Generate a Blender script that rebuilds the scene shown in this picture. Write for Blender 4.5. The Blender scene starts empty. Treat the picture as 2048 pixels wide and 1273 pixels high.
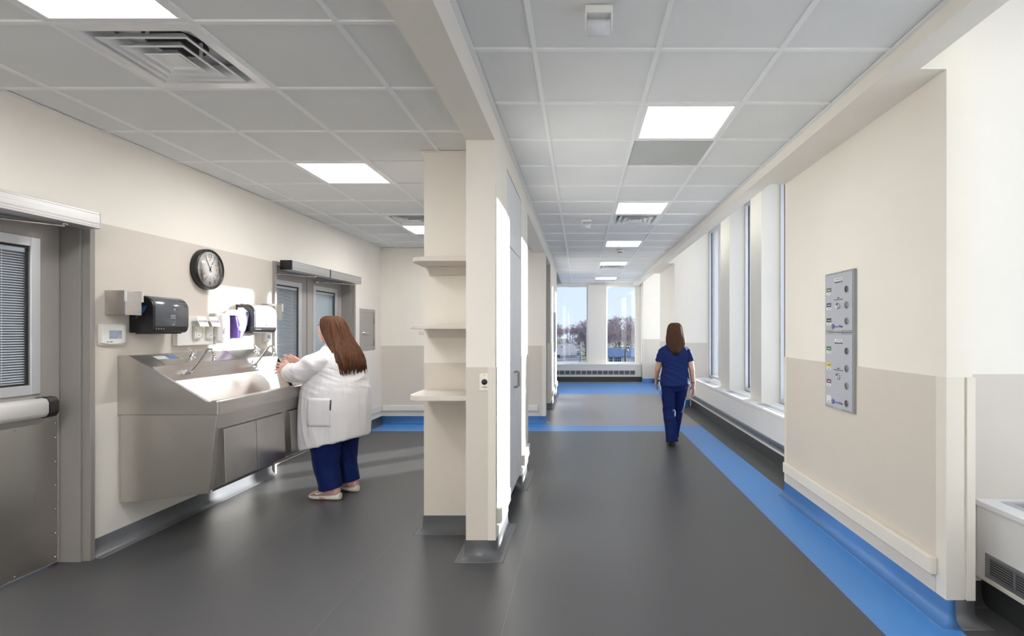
import bpy, bmesh, math, random
from mathutils import Vector, Matrix, noise
from mathutils.bvhtree import BVHTree
random.seed(7)
SC = bpy.context.scene
COL = SC.collection
R = math.radians
# ---------------------------------------------------------------- camera
EYE = 1.47
cam = bpy.data.cameras.new('camera'); camo = bpy.data.objects.new('camera', cam); COL.objects.link(camo)
cam.sensor_width = 36.0; cam.lens = 1047.8/2048*36.0
cam.shift_x = (1024-1160)/2048; cam.shift_y = (662-636.5)/2048
cam.clip_end = 2000
camo.location = (0, 0, EYE); camo.rotation_euler = (R(90), 0, 0)
SC.camera = camo
# ---------------------------------------------------------------- view, sky, sun
SC.view_settings.view_transform = 'Standard'
try: SC.view_settings.look = 'None'
except Exception: pass
SC.view_settings.gamma = 1.0; SC.view_settings.use_curve_mapping = False
SC.view_settings.exposure = 0.40
SC.cycles.max_bounces = 10; SC.cycles.diffuse_bounces = 6; SC.cycles.transparent_max_bounces = 16
SC.cycles.sample_clamp_indirect = 4.0
W = bpy.data.worlds.new('sky'); SC.world = W; W.use_nodes = True
wn = W.node_tree.nodes; wl = W.node_tree.links; wn.clear()
wo = wn.new('ShaderNodeOutputWorld'); wb = wn.new('ShaderNodeBackground'); wr = wn.new('ShaderNodeValToRGB')
wc = wn.new('ShaderNodeTexCoord'); wsx = wn.new('ShaderNodeSeparateXYZ')
wl.new(wc.outputs['Generated'], wsx.inputs[0]); wl.new(wsx.outputs['Z'], wr.inputs[0])
wr.color_ramp.elements[0].position = 0.0; wr.color_ramp.elements[0].color = (0.80, 0.88, 1.0, 1)
wr.color_ramp.elements[1].position = 0.6; wr.color_ramp.elements[1].color = (0.50, 0.70, 1.0, 1)
e = wr.color_ramp.elements.new(0.12); e.color = (0.74, 0.85, 1.0, 1)
wl.new(wr.outputs[0], wb.inputs[0]); wb.inputs[1].default_value = 0.92
wl.new(wb.outputs[0], wo.inputs[0])
sun = bpy.data.lights.new('sun', 'SUN'); suno = bpy.data.objects.new('sun', sun); COL.objects.link(suno)
sun.energy = 17.0; sun.angle = R(0.8); sun.color = (1.0, 0.95, 0.86)
suno.rotation_euler = Vector((-1, -0.74, -0.195)).to_track_quat('-Z', 'Y').to_euler()
suno.location = (8, 8, 6)
LAMP = 4.2         # radiance of the corridor troffer lenses
LAMPL = 24.0        # same for the scrub room, raised to brighten its walls and ceiling
# ---------------------------------------------------------------- materials
MATS = {}
def mat(name, col, rough=0.5, metal=0.0, var=0.04, vscale=6.0, bump=0.0, bscale=200.0, spec=0.5, emit=None, stretch=None, aniso=0.0, coat=0.0):
    if name in MATS: return MATS[name]
    m = bpy.data.materials.new(name); m.use_nodes = True; MATS[name] = m
    n = m.node_tree.nodes; l = m.node_tree.links; b = n['Principled BSDF']
    b.inputs['Roughness'].default_value = rough; b.inputs['Metallic'].default_value = metal
    b.inputs['Specular IOR Level'].default_value = spec
    if coat: b.inputs['Coat Weight'].default_value = coat
    tc = n.new('ShaderNodeTexCoord'); mp = n.new('ShaderNodeMapping'); l.new(tc.outputs['Object'], mp.inputs[0])
    if stretch: mp.inputs['Scale'].default_value = stretch
    nz = n.new('ShaderNodeTexNoise'); nz.inputs['Scale'].default_value = vscale; nz.inputs['Detail'].default_value = 3
    l.new(mp.outputs[0], nz.inputs['Vector'])
    rp = n.new('ShaderNodeValToRGB'); l.new(nz.outputs['Fac'], rp.inputs[0])
    rp.color_ramp.elements[0].position = .3; rp.color_ramp.elements[1].position = .7
    rp.color_ramp.elements[0].color = tuple(max(0, c*(1-var)) for c in col)+(1,)
    rp.color_ramp.elements[1].color = tuple(min(1, c*(1+var)) for c in col)+(1,)
    l.new(rp.outputs[0], b.inputs['Base Color'])
    if bump:
        n2 = n.new('ShaderNodeTexNoise'); n2.inputs['Scale'].default_value = bscale; n2.inputs['Detail'].default_value = 4
        l.new(mp.outputs[0], n2.inputs['Vector'])
        bp = n.new('ShaderNodeBump'); bp.inputs['Strength'].default_value = bump; bp.inputs['Distance'].default_value = .002
        l.new(n2.outputs['Fac'], bp.inputs['Height']); l.new(bp.outputs[0], b.inputs['Normal'])
    if emit:
        b.inputs['Emission Color'].default_value = tuple(emit[:3])+(1,); b.inputs['Emission Strength'].default_value = emit[3]
    return m
def glass_mat(name, tint=(0.93, 0.96, 1.0), ior=1.45, refl=1.0):
    m = bpy.data.materials.new(name); m.use_nodes = True; n = m.node_tree.nodes; l = m.node_tree.links; n.clear()
    o = n.new('ShaderNodeOutputMaterial'); mx = n.new('ShaderNodeMixShader'); t = n.new('ShaderNodeBsdfTransparent'); g = n.new('ShaderNodeBsdfGlossy')
    lw = n.new('ShaderNodeLayerWeight'); lw.inputs[0].default_value = .5; pw = n.new('ShaderNodeMath'); pw.operation = 'POWER'; pw.inputs[1].default_value = 5.0; f = n.new('ShaderNodeMath'); f.operation = 'MULTIPLY_ADD'; f.inputs[1].default_value = .9; f.inputs[2].default_value = ((ior-1)/(ior+1))**2; l.new(lw.outputs['Facing'], pw.inputs[0]); l.new(pw.outputs[0], f.inputs[0]); g.inputs['Roughness'].default_value = 0.0
    t.inputs[0].default_value = tint+(1,); g.inputs[0].default_value = (refl, refl, refl, 1)
    l.new(f.outputs[0], mx.inputs[0]); l.new(t.outputs[0], mx.inputs[1]); l.new(g.outputs[0], mx.inputs[2]); l.new(mx.outputs[0], o.inputs[0])
    return m
M_CREAM = mat('cream_paint', (.84, .80, .735), .55, var=.012, vscale=3, bump=.05, bscale=300)
M_TAN = mat('tan_wall_sheet', (.635, .585, .525), .5, var=.012, vscale=3, bump=.08, bscale=400)
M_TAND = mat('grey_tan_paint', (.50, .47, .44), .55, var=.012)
M_GUARD = mat('ivory_vinyl_guard', (.76, .72, .645), .45, var=.01)
M_WHITE = mat('white_paint', (.84, .835, .82), .5, var=.01)
M_FIN = mat('window_pier_paint', (.66, .65, .62), .55, var=.012, vscale=3)
M_TILE = mat('ceiling_tile', (.80, .81, .815), .9, var=.018, vscale=1.3, bump=.25, bscale=500)
M_TILED = mat('ceiling_tile_grey', (.50, .52, .51), .8, var=.02, vscale=2)
M_TEE = mat('ceiling_grid_metal', (.90, .905, .91), .45, var=.01)
M_PLEN = mat('plenum_dark', (.30, .30, .30), .9)
M_FLOOR = mat('grey_sheet_vinyl', (.070, .071, .076), .40, var=.05, vscale=900, bump=.04, bscale=120, spec=.5)
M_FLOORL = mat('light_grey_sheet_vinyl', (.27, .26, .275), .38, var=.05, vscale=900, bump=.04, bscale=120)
M_FLOORD = mat('charcoal_sheet_vinyl', (.075, .077, .080), .4, var=.05, vscale=700)
M_BLUE = mat('blue_sheet_vinyl', (.066, .255, .64), .36, var=.05, vscale=900, bump=.04, bscale=120)
M_BASE = mat('grey_cove_base', (.118, .121, .129), .36, var=.05, vscale=500)
M_BASEB = mat('blue_cove_base', (.075, .21, .50), .34, var=.05, vscale=500)
M_BASEK = mat('black_cove_base', (.035, .037, .040), .4, var=.06, vscale=300)
M_SEAM = mat('weld_seam', (.12, .12, .125), .4)
M_STEEL = mat('brushed_steel', (.56, .54, .515), .34, 1.0, var=.07, vscale=4, bump=.03, bscale=60, stretch=(40, 1, 40))
M_STEELP = mat('brushed_steel_plate', (.56, .54, .515), .30, 1.0, var=.05, vscale=3)
M_CHROME = mat('chrome', (.80, .80, .80), .08, 1.0, var=.0)
M_ALU = mat('anodised_aluminium', (.52, .52, .53), .38, .85, var=.05, vscale=3, stretch=(60, .6, 60))
M_ALUL = mat('aluminium_trim', (.60, .61, .65), .4, .6, var=.02)
M_DFRAME = mat('door_frame_paint', (.27, .253, .238), .42, var=.02)
M_DLEAF = mat('door_leaf_paint', (.37, .345, .325), .42, var=.02)
M_BLACK = mat('black_plastic', (.008, .008, .009), .34, var=.05)
M_BLACKM = mat('black_matte', (.012, .012, .013), .6)
M_DGREY = mat('smoke_grey_plastic', (.085, .095, .115), .22, var=.05, vscale=2, coat=.3)
M_SILV = mat('silver_plastic', (.42, .42, .43), .3, .4)
M_WPL = mat('white_plastic', (.80, .79, .77), .35, var=.01)
M_IVPL = mat('ivory_plastic', (.78, .75, .68), .4, var=.01)
M_GPL = mat('grey_plastic', (.40, .39, .38), .4)
M_PURP = mat('purple_plastic', (.10, .055, .27), .3)
M_LILAC = mat('lilac_label', (.52, .42, .80), .4, var=.08, vscale=30)
M_CLEARP = mat('clear_film', (.78, .79, .86), .15, var=.1, vscale=14)
M_BLUEP = mat('blue_plastic', (.02, .09, .33), .4)
M_CLOSET = mat('closet_laminate', (.72, .74, .78), .4, var=.01)
M_SHELF = mat('shelf_laminate', (.66, .61, .56), .45, var=.015)
M_BLIND = mat('blind_slat', (.74, .76, .75), .5)
M_BACK = mat('dim_room_backing', (.085, .095, .10), .12)  # opaque sheet, the unlit room behind the door is put into its colour
M_BACKL = mat('lit_room_backing', (.50, .56, .53), .12)  # opaque sheet, the lit room behind the door is put into its colour
M_SCREEN = mat('thermostat_screen', (.32, .38, .47), .15, var=.2, vscale=30)
M_VALVE = mat('grey_valve_panel', (.43, .45, .51), .42, var=.01)
M_VALVEF = mat('grey_green_valve_edge', (.30, .32, .32), .45)
M_INK = mat('dark_ink', (.02, .02, .03), .6); M_INKB = mat('blue_ink', (.03, .06, .35), .6); M_INKR = mat('red_ink', (.50, .05, .05), .6); M_INKW = mat('pale_ink', (.75, .75, .78), .6)
M_INKG = mat('grey_ink', (.20, .20, .22), .6)
M_LENS = mat('troffer_lens', (.9, .9, .88), .4, emit=(1.0, .975, .945, LAMP))
M_LENSL = mat('scrub_room_lens', (.9, .9, .88), .4, emit=(1.0, .975, .945, LAMPL))
M_GLASS = glass_mat('clear_glass'); M_TGLASS = glass_mat('sky_dimming_glass', (.90, .93, .97)); M_CGLASS = glass_mat('clock_glass', (1, 1, 1), 1.35)  # end window panes carry a tint put in to dim the sky
M_GRILL = mat('grille_metal', (.36, .37, .39), .4, .7)
M_HOLE = mat('hollow_shade', (.015, .016, .018), .7)  # near-black sheet standing for the unlit hollow behind grilles and duct
# ---------------------------------------------------------------- mesh builder
class MB:
    def __init__(s): s.v = []; s.f = []; s.m = []; s.sm = []
    def add(s, vs, fs, mi=0, sm=False):
        o = len(s.v); s.v += [tuple(p) for p in vs]
        for f in fs: s.f.append([i+o for i in f]); s.m.append(mi); s.sm.append(sm)
        return s
    def box(s, x0, x1, y0, y1, z0, z1, mi=0):
        if x0 > x1: x0, x1 = x1, x0
        if y0 > y1: y0, y1 = y1, y0
        if z0 > z1: z0, z1 = z1, z0
        v = [(x0,y0,z0),(x1,y0,z0),(x1,y1,z0),(x0,y1,z0),(x0,y0,z1),(x1,y0,z1),(x1,y1,z1),(x0,y1,z1)]
        return s.add(v, [(0,3,2,1),(4,5,6,7),(0,1,5,4),(1,2,6,5),(2,3,7,6),(3,0,4,7)], mi)
    def prism(s, poly, axis, a0, a1, mi=0, sm=False):
        def P(p, a):
            return (p[0], a, p[1]) if axis == 'y' else ((a, p[0], p[1]) if axis == 'x' else (p[0], p[1], a))
        n = len(poly); vs = [P(p, a0) for p in poly]+[P(p, a1) for p in poly]
        s.add(vs, [tuple(range(n))[::-1], tuple(range(n, 2*n))], mi)
        o = len(s.v)-2*n
        for i in range(n):
            j = (i+1) % n; s.f.append([o+i, o+j, o+n+j, o+n+i]); s.m.append(mi); s.sm.append(sm)
        return s
    def rings(s, rs, mi=0, sm=True, cap=True):
        n = len(rs[0]); vs = [p for r in rs for p in r]; fs = []
        for k in range(len(rs)-1):
            for i in range(n):
                j = (i+1) % n; fs.append((k*n+i, k*n+j, (k+1)*n+j, (k+1)*n+i))
        o = len(s.v); s.add(vs, fs, mi, sm)
        if cap:
            for base, rv in ((0, True), ((len(rs)-1)*n, False)):
                f = [o+base+i for i in range(n)]; s.f.append(f[::-1] if rv else f); s.m.append(mi); s.sm.append(False)
        return s
    def tube(s, path, rad, n=10, mi=0, round_ends=False, up=None, sm=True):
        P = [Vector(p) for p in path]
        if not isinstance(rad, (list, tuple)): rad = [rad]*len(P)
        rad = list(rad)
        if round_ends:
            def ends(p, q, r):
                d = (p-q).normalized(); rr = r if not isinstance(r, tuple) else max(r)
                sc = lambda k: (r*k if not isinstance(r, tuple) else (r[0]*k, r[1]*k))
                return [(p+d*rr*.98, sc(.12)), (p+d*rr*.8, sc(.6)), (p+d*rr*.45, sc(.89))]
            a = ends(P[0], P[1], rad[0]); b = ends(P[-1], P[-2], rad[-1])
            P = [x[0] for x in a]+P+[x[0] for x in b[::-1]]; rad = [x[1] for x in a]+rad+[x[1] for x in b[::-1]]
        t0 = (P[1]-P[0]).normalized()
        u = Vector(up) if up else (Vector((0,0,1)) if abs(t0.z) < .9 else Vector((1,0,0)))
        rs = []
        for i, p in enumerate(P):
            t = (P[min(i+1, len(P)-1)]-P[max(i-1, 0)])
            t = t.normalized() if t.length > 1e-9 else t0
            u = (u-t*u.dot(t)); u = u.normalized() if u.length > 1e-6 else t.orthogonal().normalized()
            w = t.cross(u); r = rad[i]; ra, rb = r if isinstance(r, tuple) else (r, r)
            rs.append([tuple(p+u*ra*math.cos(2*math.pi*k/n)+w*rb*math.sin(2*math.pi*k/n)) for k in range(n)])
        return s.rings(rs, mi, sm)
    def lathe(s, prof, c, axis='z', n=24, mi=0, sm=True):
        rs = []
        for r, h in prof:
            ring = []
            for k in range(n):
                a = 2*math.pi*k/n; p, q = r*math.cos(a), r*math.sin(a)
                ring.append({'z': (c[0]+p, c[1]+q, c[2]+h), 'x': (c[0]+h, c[1]+p, c[2]+q), 'y': (c[0]+p, c[1]+h, c[2]+q)}[axis])
            rs.append(ring)
        return s.rings(rs, mi, sm, cap=tuple(prof[0]) != tuple(prof[-1]))
    def ell(s, c, r, n=20, m=12, mi=0, mtx=None):
        rs = []
        for i in range(m+1):
            th = math.pi*(i+.02)/(m+.04); ring = []
            for k in range(n):
                a = 2*math.pi*k/n; p = Vector((r[0]*math.sin(th)*math.cos(a), r[1]*math.sin(th)*math.sin(a), r[2]*math.cos(th)))
                if mtx: p = mtx @ p
                ring.append(tuple(p+Vector(c)))
            rs.append(ring[::-1])
        return s.rings(rs, mi, True)
    def raw(s, name):
        me = bpy.data.meshes.new(name); me.from_pydata(s.v, [], s.f); return me
    def build(s, name, ms, parent=None, bevel=0, seg=2, origin=None, auto=None, kind=None):
        me = bpy.data.meshes.new(name); off = Vector((0,0,0))
        if parent is not None: off = wloc(parent)
        if origin is None and parent is None:
            xs = [p[0] for p in s.v]; ys = [p[1] for p in s.v]; zs = [p[2] for p in s.v]
            origin = Vector(((min(xs)+max(xs))/2, (min(ys)+max(ys))/2, min(zs)))
        if parent is None: off = Vector(origin)
        me.from_pydata([(p[0]-off.x, p[1]-off.y, p[2]-off.z) for p in s.v], [], s.f)
        for m in (ms if isinstance(ms, (list, tuple)) else [ms]): me.materials.append(m)
        me.polygons.foreach_set('material_index', s.m); me.polygons.foreach_set('use_smooth', s.sm)
        bm = bmesh.new(); bm.from_mesh(me); bmesh.ops.recalc_face_normals(bm, faces=bm.faces)
        if bevel:
            es = [e for e in bm.edges if len(e.link_faces) == 2 and e.calc_face_angle() > R(25)]
            bmesh.ops.bevel(bm, geom=es, offset=bevel, segments=seg, affect='EDGES', profile=.6, clamp_overlap=True)
        bm.to_mesh(me); bm.free(); me.update()
        o = bpy.data.objects.new(name, me); COL.objects.link(o)
        if parent is not None: o.parent = parent
        else: o.location = off
        if kind: o['kind'] = kind
        return o
def wloc(o):
    v = Vector((0,0,0))
    while o is not None: v += o.location; o = o.parent
    return v
def thing(name, label, cat, loc, group=None):
    o = bpy.data.objects.new(name, None); COL.objects.link(o); o.location = loc; o.empty_display_size = .1
    o['label'] = label; o['category'] = cat
    if group: o['group'] = group
    return o
def tag(o, label, cat, group=None):
    o['label'] = label; o['category'] = cat
    if group: o['group'] = group
    return o
def struct(name, loc=(0,0,0)):
    o = bpy.data.objects.new(name, None); COL.objects.link(o); o.location = loc; o['kind'] = 'structure'; return o
def S(o): o['kind'] = 'structure'; return o
def copy_tree(o, parent=None):
    c = o.copy(); COL.objects.link(c); c.parent = parent
    for ch in list(o.children): copy_tree(ch, c)
    return c
ORI = {'+x': ((0,1,0),(0,0,1),(1,0,0)), '-x': ((0,-1,0),(0,0,1),(-1,0,0)), '-y': ((1,0,0),(0,0,1),(0,-1,0))}
def text(body, size, pos, face, m, parent, name='lettering', align='CENTER', ext=.0004, rot=0.0, sx=1.0, axes=None):
    cu = bpy.data.curves.new(name, 'FONT'); cu.body = body; cu.size = size; cu.align_x = align; cu.align_y = 'CENTER'; cu.extrude = ext; cu.resolution_u = 3
    t = bpy.data.objects.new(name, cu); COL.objects.link(t)
    me = bpy.data.meshes.new_from_object(t.evaluated_get(bpy.context.evaluated_depsgraph_get()))
    bpy.data.objects.remove(t); bpy.data.curves.remove(cu)
    ax = axes or ORI[face]; mx = Matrix((ax[0], ax[1], ax[2])).transposed()
    c, s_ = math.cos(rot), math.sin(rot); off = wloc(parent) if parent else Vector((0,0,0))
    for v in me.vertices:
        x, y, z = v.co.x*sx, v.co.y, v.co.z
        v.co = mx @ Vector((x*c-y*s_, x*s_+y*c, z)) + Vector(pos) - off
    me.materials.append(m)
    o = bpy.data.objects.new(name, me); COL.objects.link(o); o.parent = parent
    return o
def rrect(x0, x1, z0, z1, r, n=5):
    pts = []
    for cx, cz, a0 in ((x1-r, z1-r, 0), (x0+r, z1-r, 90), (x0+r, z0+r, 180), (x1-r, z0+r, 270)):
        for k in range(n+1):
            a = R(a0+90*k/n); pts.append((cx+r*math.cos(a), cz+r*math.sin(a)))
    return pts
def cove(path, name, m, parent=None, h=.12, side=1, closed=False):
    """cove base swept along a plan path, the room lies on the left of the path when side=1"""
    prof = [(.0, h), (.0055, h), (.006, h-.001), (.006, h-.004), (.0065, .07), (.008, .05), (.0115, .034), (.018, .020), (.028, .010), (.040, .004), (.052, .0018), (.064, .0008), (.064, -.003), (.0, -.003)]
    P = [Vector((p[0], p[1])) for p in path]; rs = []
    for i, p in enumerate(P):
        def nrm(a, b):
            d = (b-a).normalized(); return Vector((-d.y, d.x))*side
        if i == 0: nn = nrm(P[0], P[1])
        elif i == len(P)-1: nn = nrm(P[-2], P[-1])
        else:
            n1 = nrm(P[i-1], p); n2 = nrm(p, P[i+1]); nn = (n1+n2)/(1+n1.dot(n2))
        rs.append([(p.x+nn.x*d, p.y+nn.y*d, z) for d, z in prof])
    mb = MB(); mb.rings(rs, sm=True); o = mb.build(name, m, parent)
    if parent is None: S(o)
    return o

def dashes(yc, zc, wid, ht, x, m, parent, name='small_print', words=4, sgn=-1, seed=0):
    """a line of print too small to read in the photograph, as word-length strokes"""
    rnd = random.Random(seed+int(zc*1000)); mb = MB(); y = yc-wid/2; w = wid/words
    for k in range(words):
        a = y+k*w; l = w*rnd.uniform(.62, .86); mb.box(x, x+sgn*.0006, a, a+l, zc-ht/2, zc+ht/2)
    o = mb.build(name, m, parent); o['kind'] = 'stuff'; return o
# ================================================================ STRUCTURE
ZT = 3.45
XL = -3.145
# ---- floor: a slab with welded vinyl sheets laid on it
fl = S(MB().box(-3.6, 2.9, -3.2, 15.8, -.25, -.004).build('floor', M_PLEN, origin=(0, 0, 0)))
def sheet(x0, x1, y0, y1, m): MB().box(x0, x1, y0, y1, -.004, 0).build('vinyl_sheet', m, fl)
BX = 1.475
for (x0, x1) in ((-3.6, -1.30), (-1.30, -.38), (-.38, BX)): sheet(x0, x1, -3.2, 7.66, M_FLOOR)
sheet(BX, 1.865, -3.2, 7.66, M_BLUE); sheet(1.865, 2.9, -3.2, 10.2, M_FLOORD)
sheet(-3.6, 1.865, 7.66, 8.10, M_BLUE); sheet(-3.6, -.6, 8.10, 8.45, M_BLUE)
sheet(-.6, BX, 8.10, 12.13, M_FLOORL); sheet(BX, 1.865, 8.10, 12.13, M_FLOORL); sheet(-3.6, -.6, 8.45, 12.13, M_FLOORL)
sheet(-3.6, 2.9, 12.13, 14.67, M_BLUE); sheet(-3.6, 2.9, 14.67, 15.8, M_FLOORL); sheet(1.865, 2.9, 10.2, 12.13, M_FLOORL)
for x, y0, y1 in ((-.38, -3, 7.66), (-1.30, -3, 7.66), (-2.2, 3, 7.66)):
    MB().box(x-.0018, x+.0018, y0, y1, 0, .0006).build('weld_seam', M_SEAM, fl)
# ---- left wall with its two door openings (x = XL is its face)
D1 = (2.05, 3.37); D2 = (5.354, 7.286); DH = 2.184
mb = MB()
for y0, y1, z0 in ((-3.2, D1[0], 0), (D1[0], D1[1], DH), (D1[1], D2[0], 0), (D2[0], D2[1], DH), (D2[1], 8.29, 0)):
    mb.box(-3.42, XL, y0, y1, z0, ZT)
wl_ = S(mb.build('wall_left', M_CREAM, origin=(XL, 2, 0)))
MB().box(XL, XL+.003, D1[1], D2[0], .99, 2.177).build('wainscot_panel', M_TAN, wl_)
MB().box(XL, XL+.003, D1[1], D2[0], .12, .987).build('wainscot_panel', M_CREAM, wl_)
MB().box(XL, XL+.003, D2[1], 8.29, .12, 1.235).build('wainscot_panel', M_CREAM, wl_)
cove([(XL, D2[0]), (XL, D1[1])], 'baseboard_left', M_BASE)
cove([(XL, 8.29), (XL, D2[1])], 'baseboard_left', M_BASE)
MB().box(XL, XL+.02, D2[1]+.1, 8.27, .205, .30).build('bumper_rail', M_GUARD, wl_, bevel=.006)
# ---- wall at the far side of the scrub room
wb_ = S(MB().box(-3.42, -.548, 8.29, 8.45, 0, ZT).build('wall_back', M_CREAM))
MB().box(XL, -.60, 8.287, 8.29, .12, 1.235).build('wainscot_panel', M_TAN, wb_)
MB().box(-3.12, -.66, 8.262, 8.287, .205, .292).build('bumper_rail', M_GUARD, wb_, bevel=.008)
MB().box(-.60, -.543, 8.282, 8.29, .12, 1.235).box(-.548, -.543, 8.29, 8.455, .12, 1.235).build('corner_guard', M_GUARD, wb_)
cove([(-.548, 8.45), (-.548, 8.29), (XL, 8.29)], 'baseboard_back', M_BASEB, side=1)
# ---- partition between scrub room and corridor: pillar, closet block, header beam
PX0, PX1, PY = -.735, -.548, 3.378
wp = S(MB().box(PX0, PX1, PY, 3.83, 0, 2.70).box(-1.14, -1.12, 3.83, 5.47, 0, ZT).box(-1.12, PX1, 3.83, 3.93, 0, ZT)
       .box(-1.12, PX1, 4.87, 5.47, 0, ZT).box(-1.12, PX1, 3.93, 4.87, 2.685, ZT)
       .box(PX0, PX1, -3.2, 3.83, 2.70, ZT).box(PX0, PX1, 5.47, 8.29, 2.70, ZT).build('wall_partition', M_CREAM))
MB().box(PX0, PX1-.02, PY-.003, PY, .12, 1.235).build('wainscot_panel', M_TAN, wp)
MB().prism([(-.592, PY), (-.592, PY-.009), (PX1+.006, PY-.009), (PX1+.006, PY+.05), (PX1, PY+.05), (PX1, PY)], 'z', .12, 1.235).build('corner_guard', M_GUARD, wp, bevel=.002)
MB().box(PX1, PX1+.003, PY+.05, 3.93, .12, 1.235).build('wainscot_panel', M_CREAM, wp)
MB().box(PX1, PX1+.003, 4.87, 5.40, .12, 1.235).build('wainscot_panel', M_CREAM, wp)
MB().box(PX1, PX1+.006, 5.40, 5.475, .12, 1.235).box(-.62, PX1+.006, 5.47, 5.476, .12, 1.235).build('corner_guard', M_GUARD, wp)
MB().box(-1.14, PX0, 3.827, 3.83, .12, 1.235).build('wainscot_panel', M_TAN, wp)
for y0, y1 in ((3.43, 3.90), (4.90, 5.42)):
    MB().box(PX1+.003, PX1+.032, y0, y1, .205, .305).box(PX1+.003, PX1+.014, y0, y1, .12, .19).build('bumper_rail', M_GUARD, wp, bevel=.007)
cove([(-1.14, 5.47), (-1.14, 3.83), (PX0, 3.83), (PX0, PY), (PX1, PY), (PX1, 3.93), (-.66, 3.93)], 'baseboard_partition', M_BASE, side=-1)
cove([(-.66, 3.93), (-.66, 4.87)], 'baseboard_closet', M_BASEK, side=-1, h=.14)
cove([(-.66, 4.87), (PX1, 4.87), (PX1, 5.47), (-1.14, 5.47)], 'baseboard_partition', M_BASE, side=-1)
# ---- corridor's left wall beyond the opening
wc_ = S(MB().box(-2.2, -.548, 9.75, 12.28, 0, ZT).box(-2.3, -2.2, 8.45, 9.75, 0, ZT).box(-3.2, -3.1, 12.28, 15.3, 0, ZT).box(-2.2, -.548, 8.45, 9.75, 2.70, ZT).build('wall_corridor_left', M_CREAM))
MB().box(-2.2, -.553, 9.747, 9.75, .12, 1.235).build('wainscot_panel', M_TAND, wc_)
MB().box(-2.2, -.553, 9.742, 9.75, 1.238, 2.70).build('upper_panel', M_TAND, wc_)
MB().box(-.61, -.542, 9.738, 9.75, .12, 1.235).box(-.548, -.542, 9.75, 9.82, .12, 1.235).build('corner_guard', M_GUARD, wc_)
MB().box(-.548, -.545, 9.82, 12.28, .12, 1.235).build('wainscot_panel', M_CREAM, wc_)
MB().box(-.545, -.517, 9.85, 12.2, .205, .305).build('bumper_rail', M_GUARD, wc_, bevel=.007)
cove([(-2.2, 9.75), (-.548, 9.75), (-.548, 12.28), (-2.2, 12.28)], 'baseboard_corridor', M_BASE, side=-1)
# ---- right side: outer wall with slot windows, deep window piers, two solid bays
FX0, WX = 2.275, 2.475
def pierbox(mb, x0, x1, y0, y1, z0=0, z1=ZT): mb.box(x0, x1, y0, y1, z0, z1)
wr_ = MB(); wr_.box(WX, 2.78, -3.2, 15.3, 0, .55).box(WX, 2.78, -3.2, 15.3, 3.40, ZT+.1)
FINS = [(-2.9, -2.45), (-1.45, -1.0), (0, .45), (1.40, 1.85), (5.12, 5.55), (6.57, 6.99), (7.97, 8.48), (13.2, 13.6)]
for y0, y1 in FINS: wr_.box(FX0, 2.78, y0, y1, .55, 3.40)
wr_ = S(wr_.build('wall_right', M_FIN))
def solid_bay(name, y0, y1, ya, yb):
    o = S(MB().box(1.84, 1.97, y0, y1, 0, 2.785).box(1.70, 1.97, y0, y1, 2.785, ZT).box(1.97, 2.78, ya, yb, 0, ZT).build(name, M_CREAM)); return o
w1 = solid_bay('wall_right_near', 2.63, 4.70, 2.83, 4.60)
w2 = solid_bay('wall_right_far', 10.20, 12.05, 10.20, 12.05)
w3 = S(MB().box(1.78, 2.78, 14.78, 15.3, 0, ZT).build('wall_right_end', M_CREAM))
G = .006
# near bay dressing
MB().box(1.836, 1.84, 2.70, 4.66, .195, 1.235).box(1.832, 1.84, 2.70, 4.66, .12, .195).build('wainscot_panel', M_TAN, w1)
MB().box(1.80, 1.836, 2.69, 4.655, .215, .305).build('bumper_rail', M_GUARD, w1, bevel=.009, seg=3)
MB().prism([(1.834, 2.70), (1.834, 2.624), (1.925, 2.624), (1.925, 2.63), (1.84, 2.63), (1.84, 2.70)], 'z', .118, 1.235).build('corner_guard', M_GUARD, w1, bevel=.002)
MB().prism([(1.934, 2.63), (1.934, 2.618), (1.978, 2.618), (1.978, 2.70), (1.97, 2.70), (1.97, 2.63)], 'z', .118, 1.237).build('corner_guard', M_GUARD, w1, bevel=.003)
MB().prism([(1.834, 4.66), (1.834, 4.706), (1.90, 4.706), (1.90, 4.70), (1.84, 4.70), (1.84, 4.66)], 'z', .118, 1.235).build('corner_guard', M_GUARD, w1, bevel=.002)
MB().box(1.978, 2.475, 2.827, 2.83, .14, 1.235).build('wainscot_panel', M_TAN, w1)
cove([(1.84, 4.70), (1.84, 2.63), (1.88, 2.63)], 'baseboard_right', M_BASEB, side=-1)
cove([(1.88, 2.63), (1.97, 2.63), (1.97, 2.83), (2.19, 2.83)], 'baseboard_right', M_BASE, side=-1)
cove([(2.14, 4.70), (1.84, 4.70)], 'baseboard_right', M_BASEK, side=-1)
# far bay dressing
MB().box(1.836, 1.84, 10.28, 12.05, .12, 1.235).build('wainscot_panel', M_TAN, w2)
MB().box(1.84, 2.475, 10.197, 10.20, .12, 1.235).build('wainscot_panel', M_TAN, w2)
MB().box(1.834, 1.84, 10.194, 10.28, .12, 1.235).box(1.834, 1.90, 10.194, 10.20, .12, 1.235).build('corner_guard', M_GUARD, w2)
MB().box(1.80, 1.836, 10.3, 12.0, .215, .305).build('bumper_rail', M_GUARD, w2, bevel=.009)
cove([(1.84, 12.05), (1.84, 10.20), (2.14, 10.20)], 'baseboard_right', M_BASEB, side=-1)
MB().box(1.79, 2.475, 14.777, 14.78, .12, 1.235).box(1.777, 1.78, 14.78, 15.05, .12, 1.235).build('wainscot_panel', M_TAN, w3)
cove([(1.78, 15.1), (1.78, 14.78), (2.14, 14.78)], 'baseboard_end', M_BASEB, side=-1)
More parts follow.
